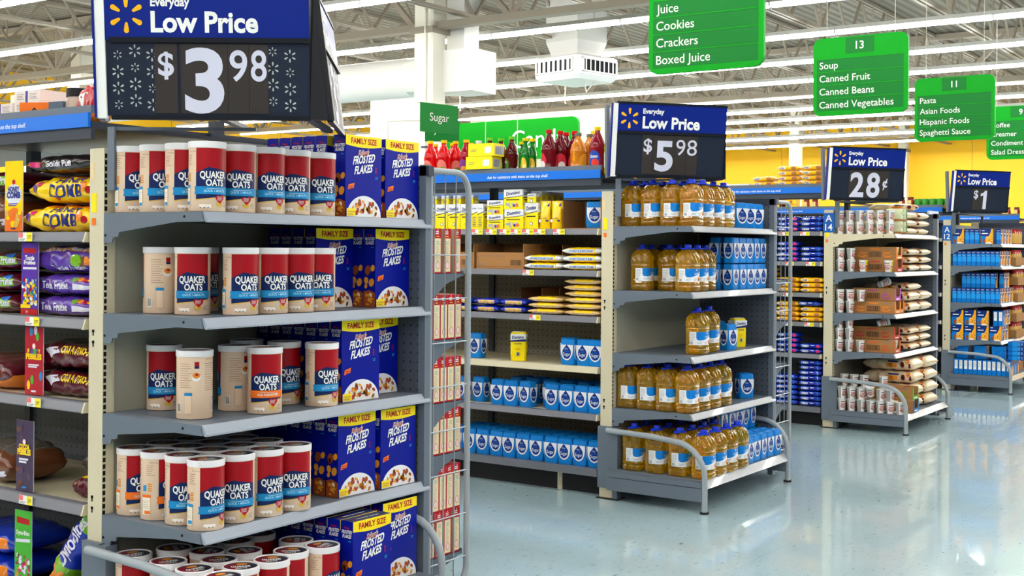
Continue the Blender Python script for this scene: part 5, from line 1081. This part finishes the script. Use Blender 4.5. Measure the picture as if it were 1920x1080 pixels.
# top shelf of the next shelving (behind the cookie packets)
T4 = 1.962; X4 = 13.93
def y4(px): return y_on(X4, px)
for i, px in enumerate((1405,1428,1462,1480)):
    for j in range(2): ybk((X4, y4(px), T4+.002+j*.076), RM, '%s yellow box, %s layer, seen above the A 14 post' % (od(i), ('lower','upper')[j]), 'yellow boxes on the far top shelf')
jar = MB(); jar.lathe([(.036,0),(.040,.01),(.040,.11),(.030,.125)], mat('jar_sauce', (150,36,20), .2, coat=.4), 16, mfn=lambda j, t: mat('jar_label', (226,200,130), .5) if j == 1 and 2.2 < t < 5.2 else MATS['jar_sauce']); jb = jar.mesh('jar', 45); jar = MB(); jar.lathe([(.034,.124),(.034,.145),(.0,.146)], mat('jar_lid_brown', (96,50,30), .35), 16, cap=False); sjar = Kind('sauce_jar', 'jar', [('jar', jb), ('lid', jar.mesh('lid', 40))])
for i, px in enumerate((1368,1386,1512,1528,1690,1707)): sjar((X4+(.1 if i > 6 else 0), y4(px)-(.02 if i > 6 else 0), T4+.002), RM, '%s small jar on the far top shelf behind the price signs' % od(i), 'jars on the far top shelf')
can = MB(); can.lathe([(.034,0),(.036,.004),(.036,.106),(.034,.110),(.0,.110)], mat('can_green', (60,150,50), .35), 16, mfn=lambda j, t: mat('can_orange', (216,130,60), .4) if False else MATS['can_green']); cank = Kind('green_can', 'can', [('can', can.mesh('can', 40))])
tr = MB(); tr.box((-.22,-.11,0), (.22,.11,.012), KRAFT)
for a, c in (((-.22,-.11,0),(.22,-.105,.05)),((-.22,.105,0),(.22,.11,.05)),((-.22,-.105,0),(-.215,.105,.05)),((.215,-.105,0),(.22,.105,.05))): tr.box(a, c, KRAFT)
trk = Kind('cardboard_tray', 'tray', [('tray', tr.mesh('tray'))]); ty = y4(1748); trk((X4+.05, ty, T4+.002), RM, 'low cardboard tray of green cans beside the 1 dollar sign')
for i in range(5):
    for j in range(2): cank((X4+.0+j*.09, ty-.165+i*.082, T4+.016), RM, '%s green can in the cardboard tray, %s row' % (od(i), ('front','rear')[j]), 'green cans in the tray')
for i, px in enumerate((1889,1906)): sjar((17.58, y_on(17.58, px), T4+.002), RM, '%s jar beside the sign cut off by the frame' % od(i), 'jars on the farthest top shelf')
# ================================================================== noodle cups, cases and rice sacks
CUPW = mat('cup_white', (236,234,232), .4); CUPG = mat('cup_grey', (150,148,144), .5); CUPR = mat('cup_rust', (196,70,36), .5); CUPM = mat('cup_maroon', (96,24,34), .5); NYL = mat('noodle_yellow', (250,222,40), .4); NMG = mat('noodle_magenta', (190,50,150), .4)
def cup():
    H_, r0, r1 = .098, .026, .036
    b = MB(); b.lathe([(r0,0),(r1,H_-.004),(r1+.002,H_-.002),(r1+.002,H_),(.0,H_-.002)], CUPW, 24, cap=False); body = b.mesh('cup', 45)
    def cone(u, v, l): r = r0+(r1-r0)*v/H_ + .0003+EPS*l; a = u/.031; return (r*sin(a), -r*cos(a), v)
    b = MB(); A = Art()
    for k, (z0, m) in enumerate(((.020,CUPR),(.028,CUPM))): A.poly([(-.026,z0+.006),(0,z0-.004),(.026,z0+.006),(.026,z0+.011),(0,z0+.001),(-.026,z0+.011)],m,1)
    A.lines(-.022,.036,.022,.064,3,CUPR,2,.55); A.lines(-.022,.070,.02,.082,1,CUPM,2,.5); b.art(A, cone, .006); lab = b.mesh('print')
    b = MB(); A = Art(); A.rect(.030,.004,.082,H_,NYL,1); A.rect(.030,.038,.082,.052,NMG,2); A.ell(.056,.022,.022,.014,ORANGE,2,12); A.lines(.036,.064,.076,.088,3,BLACK,2,.4); A.rect(-.084,.004,-.034,H_,CUPG,1); b.art(A, lambda u, v, l: tuple(c*(1.03 if i < 2 else 1) for i, c in enumerate(cone(u, v, l))), .006); sl = b.mesh('paper_sleeve')
    return Kind('noodle_cup', 'noodle cup', [('cup', body), ('print', lab), ('paper_sleeve', sl)])
cupk = cup(); E3 = ENDX[2]; CUG = 'white noodle cups'
def cups(xs, z, where, a=-30, tiers=1, n=0):
    for i, (x, y) in enumerate(xs):
        for t in range(tiers): cupk((x, y, z+.002+t*.099), radians(a+random.uniform(-25,25)), '%s noodle cup from the A 14 post, %s%s' % (od(i), ('lower tier, ','upper tier, ','third tier, ')[t] if tiers > 1 else '', where), CUG)
Z3 = ZS[2]
cups([(E3+.050, 3.700-i*.0855) for i in range(6)], Z3[0], 'top shelf', -35, 2)
cups([(E3+.050, 3.695),(E3+.058, 3.605)], Z3[1], 'second shelf', -20, 2)
cupk((E3+.06,3.50,Z3[1]+.002), radians(-95), 'noodle cup turned to its yellow sleeve, second shelf', CUG); cupk((E3+.07,3.29,Z3[1]+.002), radians(-95), 'noodle cup showing its yellow sleeve in front of the cases', CUG)
cups([(E3+.050,3.695),(E3+.058,3.61)], Z3[2], 'third shelf', -30, 2); cupk((E3+.07,3.52,Z3[2]+.101), radians(-30), 'noodle cup beside the purple-printed case, third shelf', CUG)
cupk((E3+.18,3.40,Z3[2]+.240), radians(-30), 'noodle cup lying on its side on the purple-printed case', CUG, ry=radians(70))
cups([(E3+.050,3.70),(E3+.055,3.615)], Z3[3], 'fourth shelf', -30, 3); cupk((E3+.06,3.52,Z3[3]+.002), radians(-30), 'noodle cup beside the orange case, fourth shelf', CUG); cupk((E3+.20,3.42,Z3[3]+.238), radians(-60), 'noodle cup tipped over behind the orange case, fourth shelf', CUG, ry=radians(76))
cups([(E3-.015, 3.650-i*.082) for i in range(7)], ZB[2], 'bottom deck', -30, 1)
for i in (0,1,2,4,5): cupk((E3-.015, 3.650-i*.082, ZB[2]+.101), radians(-30+random.uniform(-25,25)), 'second-tier noodle cup, %s from the post, bottom deck' % od(i), CUG)
cupk((E3-.008,3.404,ZB[2]+.14), radians(-80), 'noodle cup tipped forward showing its yellow lid side, bottom deck', CUG, rx=radians(30))
for i in range(3): cupk((E3+.07, 3.66-i*.086, ZB[2]+.200), radians(-30), 'third-tier noodle cup, %s from the post, bottom deck' % od(i), CUG)
for i in range(6):
    cupk((E3+.07, 3.67-i*.086, ZB[2]+.002), radians(-30), 'noodle cup in the second row, %s from the post, bottom deck' % od(i), CUG)
    if i in (0,1,2,4): cupk((E3+.07, 3.67-i*.086, ZB[2]+.101), radians(-30), 'second-row raised noodle cup, %s from the post, bottom deck' % od(i), CUG)
cupk((E3+.155, 3.50, ZB[2]+.101), radians(-30), 'noodle cup standing alone above the guard rail, bottom deck', CUG)
cupk((E3+.07, 3.326, ZB[2]+.200), radians(-30), 'topmost single noodle cup above the guard rail, bottom deck', CUG)
def ncase(w, d, h, c, cut=True):
    # long printed case: long side towards -X, coloured open end towards -Y
    m = mat('case_print_%d_%d_%d' % c, c, .5); b = MB(); t = .004
    b.box((-w/2,-d/2,0),(w/2,d/2,t),KRAFT); b.box((-w/2,-d/2,t),(-w/2+t,d/2,h),KRAFT); b.box((w/2-t,-d/2,t),(w/2,d/2,h),KRAFT); b.box((-w/2+t,d/2-t,t),(w/2-t,d/2,h),KRAFT); b.box((-w/2+t,-d/2+.09,h-t),(w/2-t,d/2-t,h),KRAFT)
    body = b.mesh('case'); b = MB()
    P = [(-w/2,0),(w/2,0),(w/2,h),(w/2-.022,h),(w/2-.032,.034),(-w/2+.032,.034),(-w/2+.022,h),(-w/2,h)]; 
    b.prism([(p[0],-d/2-.003,p[1]) for p in P][::-1], [(p[0],-d/2,p[1]) for p in P][::-1], m); A = Art(); A.lines(-w*.3,.010,w*.3,.026,1,WHITE,1,.6); b.art(A, on_front(-d/2-.003)); face = b.mesh('cut_out_end')
    b = MB(); A = Art(); A.poly([(.0,.0),(.0,.001),(.001,.0)],m,1); A.poly([(-d*.40,h*.24),(-d*.30,h*.13),(-d*.20,h*.24),(-d*.20,h*.34),(-d*.30,h*.23),(-d*.40,h*.34)],m,1); A.poly([(d*.20,h*.24),(d*.30,h*.13),(d*.40,h*.24),(d*.40,h*.34),(d*.30,h*.23),(d*.20,h*.34)],m,1); A.lines(-d*.38,h*.42,-d*.2,h*.6,2,m,1,.6); A.lines(d*.2,h*.42,d*.38,h*.6,2,m,1,.6); A.lines(-d*.12,h*.78,d*.12,h*.9,1,m,1,.7)
    A.rect(-d*.15,h*.18,d*.15,h*.58,BLACK,1); A.rect(-d*.14,h*.21,d*.14,h*.55,KRAFT,2); A.bars(-d*.13,h*.22,d*.13,h*.54,15,BLACK,3); A.lines(d*.24,h*.78,d*.42,h*.92,2,INK,1,.5); b.art(A, on_left(-w/2)); pr = b.mesh('print')
    return Kind('noodle_case', 'box', [('case', body), ('cut_out_end', face), ('print', pr)])
nO = ncase(.155,.36,.104,(236,130,30)); nR = ncase(.155,.36,.104,(196,44,50)); nP = ncase(.155,.36,.104,(176,60,170)); nK = ncase(.155,.36,.104,(214,84,30)); nG = ncase(.155,.34,.104,(80,150,30)); nB = ncase(.155,.34,.104,(20,96,150))
xc = E3+.24
nR((xc,3.432,Z3[1]+.002),0,'lower noodle case with a red cut-out end, second shelf'); nO((xc,3.436,Z3[1]+.108),0,'upper noodle case with an orange cut-out end, second shelf')
nO((xc-.062,3.425,Z3[2]+.002),.0,'lower noodle case with an orange end, third shelf'); nP((xc-.015,3.44,Z3[2]+.108),0,'upper noodle case with a purple end, third shelf'); nO((xc+.112,3.45,Z3[2]+.002),0,'second orange-ended noodle case standing behind, third shelf')
nK((xc-.06,3.425,Z3[3]+.002),0,'noodle case with a burnt orange end, fourth shelf'); nR((xc+.03,3.46,Z3[3]+.108),0,'noodle case with a red end lying on the orange one, fourth shelf')
nB((xc-.02,3.27,ZB[2]+.002),0,'lower noodle case with a blue end, bottom deck'); nG((xc-.02,3.275,ZB[2]+.108),0,'upper noodle case with a green end, bottom deck')
for i, (z, c) in enumerate(((Z3[1]+.112,NYL),(Z3[2]+.006,NYL),(ZB[2]+.006,NYL),(Z3[3]+.006,NYL))): cupk(((xc,xc-.09,xc-.02,xc-.06)[i],(3.296,3.290,3.150,3.280)[i],z), radians(-60), 'noodle cup showing inside the cut-out end of a case, %s' % ('second shelf','third shelf','bottom deck','fourth shelf')[i], CUG)
gt = MB(); gt.box((-.085,-.06,0),(.085,.06,.02),KRAFT); gt.box((-.085,-.06,.02),(-.01,.06,.105),mat('soup_pale',(206,214,180),.5)); gt.box((-.008,-.058,.02),(.060,.06,.105),mat('soup_pale',(206,214,180),.5)); gt.box((.062,-.06,.02),(.085,.06,.105),mat('tray_green',(40,130,40),.5)); gt.box((-.013,-.061,.02),(-.006,.06,.105),MATS['tray_green'])
A = Art(); R = random.Random(6)
for i in range(40): A.ell(R.uniform(-.08,.055),R.uniform(.026,.10),.006,.006,R.choice((ORANGE,RED,GRNP,WHITE,FCYA)),1+i%3,6)
A.lines(-.06,.004,.06,.014,1,CUPM,1,.6); gt.art(A, on_front(-.061)); gtk = Kind('soup_tray', 'tray', [('tray', gt.mesh('tray'))])
for j in range(2): gtk((E3+.235,3.275,Z3[0]+.002+j*.107), 0, '%s green and kraft tray of small soup cartons, top shelf' % ('lower','upper')[j], 'green soup trays')
# rice sacks with their ends towards the main aisle
SNV = mat('sack_navy', (30,40,110), .4); SOR = mat('sack_orange', (236,140,30), .4)
def rice_art(A):
    pass
def sack(L, Wd, H, seed):
    b, fn = pillow(L, Wd, H, lambda s, p: FCRM, wr=.012, seed=seed, crimp=.03, blunt=7)
    A = Art()
    A.ell(.165,.45,.018,.45,SOR,2,12); A.poly([(.150,.25),(.178,.25),(.178,.75),(.150,.75)],SNV,3); A.ell(.125,.0,.017,.30,CUPM,2,12); A.poly([(-.02,-.25),(.075,-.25),(.075,.1),(-.02,.1)],SOR,1); A.poly([(.0,.2),(.085,.2),(.085,.45),(.0,.45)],SNV,1)
    A.poly([(.10,1.1),(.17,1.1),(.17,1.3),(.10,1.3)],RED,1); A.ell(.10,1.7,.03,.22,SOR,2,12); A.poly([(.06,1.5),(.14,1.5),(.14,1.62),(.06,1.62)],SNV,3); A.ell(.185,-.2,.010,.4,CUPM,2,8); A.ell(.13,2.4,.02,.3,SOR,2,10)
    b.art(A, fn, .012)
    n = len(b.v)
    # printed patch on the sealed end that faces out
    return b.mesh('sack', 60)
sk0 = Kind('rice_sack','sack',[('sack', sack(.40,.30,.060,40))]); sk1 = Kind('rice_sack','sack',[('sack', sack(.40,.30,.088,41))]); sk2 = Kind('rice_sack','sack',[('sack', sack(.44,.30,.102,42))])
RSG = 'sacks of rice'
def sacks(z, rows, shelf):
    for c, (x, y, n, h, K, a) in enumerate(rows):
        for j in range(n): K((x+random.uniform(-.004,.004), y+random.uniform(-.004,.004), z+.002+j*h), -pi/2+a+random.uniform(-.03,.03), '%s rice sack up, %s column from the noodle cups, %s' % (od(j), od(c), shelf), RSG)
sacks(Z3[0], ((E3+.52,3.43,3,.069,sk0,.0),(E3+.87,3.43,3,.069,sk0,.0)), 'top shelf'); sk0((E3+.66,3.44,Z3[0]+.209), -pi/2+.35, 'large rice sack lying slanted on top of the others', RSG)
sacks(Z3[1], ((E3+.56,3.42,3,.069,sk0,.0),(E3+.91,3.42,3,.069,sk0,-.03)), 'second shelf')
sacks(Z3[2], ((E3+.595,3.42,2,.093,sk1,.0),(E3+.92,3.42,2,.093,sk1,.0)), 'third shelf'); sk0((E3+.60,3.42,Z3[2]+.192), -pi/2-.1, 'rice sack leaning over the cases, third shelf', RSG)
sacks(Z3[3], ((E3+.585,3.42,3,.069,sk0,.0),(E3+.92,3.42,3,.069,sk0,.0)), 'fourth shelf')
sacks(ZB[2], ((E3+.50,3.38,4,.108,sk2,.0),(E3+.86,3.36,4,.108,sk2,-.04)), 'bottom deck')
# ================================================================== blue pasta boxes and red jars
PBL = mat('pasta_blue', (0,116,200), .4, var=.05); PBD = mat('pasta_navy', (4,44,120), .4); PNO = mat('pasta_orange', (246,170,20), .5)
def pasta():
    w, d, h = .122, .047, .160; b = MB(); b.box((-w/2,-d/2,0),(w/2,d/2,h),PBL,{'z+':PBD}); A = Art()
    A.poly([(-w/2,h*.55),(w*.1,h*.5),(w*.30,h*.62),(w*.36,h*.85),(w/2-.012,h),(-w/2,h)],PBD,1); A.poly([(w/2,0),(w/2,h),(w*.36,h),(w*.30,h*.75),(w*.12,h*.5),(-w*.10,h*.40),(-w*.12,h*.1),(.0,0)],PNO,2); R = random.Random(3)
    for i in range(26):
        x, y = R.uniform(-w*.08,w*.46), R.uniform(.008,h*.5); A.ell(x,y,.006,.004,R.choice((FL1,FL2,PNO,FL3)),3+i%3,7,rot=R.uniform(0,3))
    A.rect(-w*.36,.012,-w*.16,h*.3,FL2,2); A.poly([(-.02,.002),(w*.4,.002),(w*.3,.016),(.0,.016)],WHITE,7); A.lines(-w*.42,h*.66,w*.1,h*.78,1,WHITE,3,.5); A.lines(-w*.42,h*.86,-w*.2,h*.92,1,WHITE,3,.7)
    b.art(A, on_front(-d/2))
    for fn in (on_left(-w/2), on_right(w/2)):
        A = Art(); A.rect(-d/2,h*.80,d/2,h,PBD,1); A.rect(-d/2,h*.28,d/2,h*.62,mat('pasta_sky',(30,150,226),.4),1); A.rect(-d/2,0,-d/2+.003,h,PBD,2); A.lines(-d*.35,h*.86,d*.35,h*.93,2,WHITE,2,.4); A.lines(-d*.36,h*.66,d*.36,h*.76,3,mat('pale_cyan',(170,226,244),.5),2,.25); b.art(A, fn)
    return Kind('pasta_box', 'pasta box', [('carton', b.mesh('carton'))])
def pastaw():
    w, d, h = .122, .047, .160; b = MB(); b.box((-w/2,-d/2,0),(w/2,d/2,h),PBL,{'z+':PBD})
    for fn in (on_left(-w/2), on_right(w/2)):
        A = Art(); A.rect(-d/2,0,-d/2+.004,h,PBD,1); A.rect(-d*.32,h*.34,d*.36,h*.92,WHITE,2); A.rect(-d*.3,h*.55,d*.34,h*.56,INK,3); A.lines(-d*.25,h*.6,d*.28,h*.88,6,INK,3,.2); b.art(A, fn)
    A = Art(); A.ell(w*.35,h*.3,w*.14,h*.3,PNO,1,14); A.rect(-w/2,h*.7,w/2,h,PBD,1); b.art(A, on_front(-d/2)); return Kind('pasta_box', 'pasta box', [('carton', b.mesh('carton'))])
pas, pasw = pasta(), pastaw(); E4 = ENDX[3]; PG = 'small blue pasta boxes'; Z4 = ZS[3]
def spines(z, n, where, x=.075, y0=3.700, K=None, p=.0495, skip=()):
    for i in range(n):
        if i not in skip: (K or pas)((E4+x, y0-i*p, z+.002), random.uniform(-.03,.03), '%s blue pasta box from the A 12 post, %s' % (od(i), where), PG)
def fronts(z, n, where, x=.04, y0=3.665, p=.131, start=0):
    for i in range(start, n): pas((E4+x, y0-i*p, z+.002), RM, '%s blue pasta box facing outward from the A 12 post, %s' % (od(i), where), PG)
def endrow(z, n, where, x0=.20, y=3.262, p=.128, K=None):
    for i in range(n): (K or pas)((E4+x0+i*p, y, z+.002), random.uniform(-.03,.03), '%s blue pasta box along the front edge, %s' % (od(i), where), PG)
fronts(Z4[0], 1, 'top shelf'); spines(Z4[0], 3, 'spine outward, top shelf', y0=3.570); pas((E4+.04,3.365,Z4[0]+.002), RM, 'second outward-facing blue pasta box, top shelf', PG); endrow(Z4[0], 4, 'top shelf', .13, 3.262)
for i in range(3): pas((E4+.25+.01*i,3.60,Z4[0]+.002+.0475*i+.024), pi/2, '%s blue pasta box lying flat behind the top shelf front' % od(i), PG, rx=pi/2)
spines(Z4[1], 10, 'second shelf'); endrow(Z4[1], 3, 'second shelf', .21)
spines(Z4[2], 10, 'lower layer, third shelf'); endrow(Z4[2], 4, 'lower layer, third shelf', .21); spines(Z4[2]+.162, 7, 'upper layer, third shelf', x=.15, y0=3.62); endrow(Z4[2]+.162, 2, 'upper layer, third shelf', .28)
fronts(Z4[3], 4, 'lower layer, fourth shelf'); fronts(Z4[3]+.162, 3, 'upper layer, fourth shelf'); spines(Z4[3]+.162, 2, 'white panel outward, upper layer, fourth shelf', y0=3.272, K=pasw); endrow(Z4[3], 3, 'lower layer, fourth shelf', .13, 3.262); endrow(Z4[3]+.162, 3, 'upper layer, fourth shelf', .21)
spines(ZB[3], 12, 'white panel outward, bottom deck', x=.02, y0=3.662, K=pasw, p=.0487); endrow(ZB[3], 3, 'bottom deck', .15, 3.155, K=pasw)
for k in range(3):
    for i in range(3): pas((E4+.03+.0*i, 3.62-k*.185, ZB[3]+.164+.0485*i+.024), pi/2, '%s flat-lying blue pasta box up, %s pile on the bottom deck' % (od(i), od(k)), PG, rx=pi/2)
for k in range(2):
    for i in range(4): pas((E4+.20+k*.13, 3.17, ZB[3]+.164+.0485*i+.024), 0, '%s flat-lying blue pasta box up, %s front pile on the bottom deck' % (od(i), od(k)), PG, rx=pi/2)
RJ = mat('red_sauce', (150,30,16), .2, coat=.4)
def rjar():
    b = MB(); b.lathe([(.040,0),(.044,.01),(.044,.12),(.032,.145)], RJ, 16, mfn=lambda j, t: mat('jar_gold_label',(206,160,80),.5) if j == 1 and 2.4 < t < 5.6 else RJ); j_ = b.mesh('jar', 45); b = MB(); b.lathe([(.036,.144),(.037,.165),(.0,.167)], mat('jar_lid_red',(176,30,30),.35), 16, cap=False); return Kind('pasta_sauce_jar','jar',[('jar', j_),('lid', b.mesh('lid',40))])
rj = rjar(); ktr = MB(); ktr.box((-.19,-.10,0),(.19,.10,.006),KRAFT)
for a, c in (((-.19,-.10,.006),(.19,-.095,.09)),((-.19,.095,.006),(.19,.10,.09)),((-.19,-.095,.006),(-.185,.095,.09)),((.185,-.095,.006),(.19,.095,.09))): ktr.box(a, c, KRAFT)
ktk = Kind('jar_tray', 'tray', [('tray', ktr.mesh('tray'))])
def jars(z, where, x0, tray, tiers=1):
    for t in range(tiers):
        zt = z + .002 + t*.180
        if tray: ktk((E4+x0+.145, 3.30, zt), 0, 'cardboard tray of red sauce jars, %s%s' % (where, ', upper layer' if t else ''))
        for i in range(4):
            for j in range(2): rj((E4+x0+.012+i*.0895, 3.257+j*.0895, zt+(.0065 if tray else 0)), radians(-40), '%s red sauce jar from the pasta boxes, %s row, %s%s' % (od(i), ('front','rear')[j], where, ', upper layer' if t else ''), 'red sauce jars')
jars(Z4[0], 'top shelf', .66, False); jars(Z4[1], 'second shelf', .66, True); jars(Z4[2], 'third shelf', .76, True, 2); jars(Z4[3], 'fourth shelf', .70, True, 2); jars(ZB[3], 'bottom deck', .66, True)
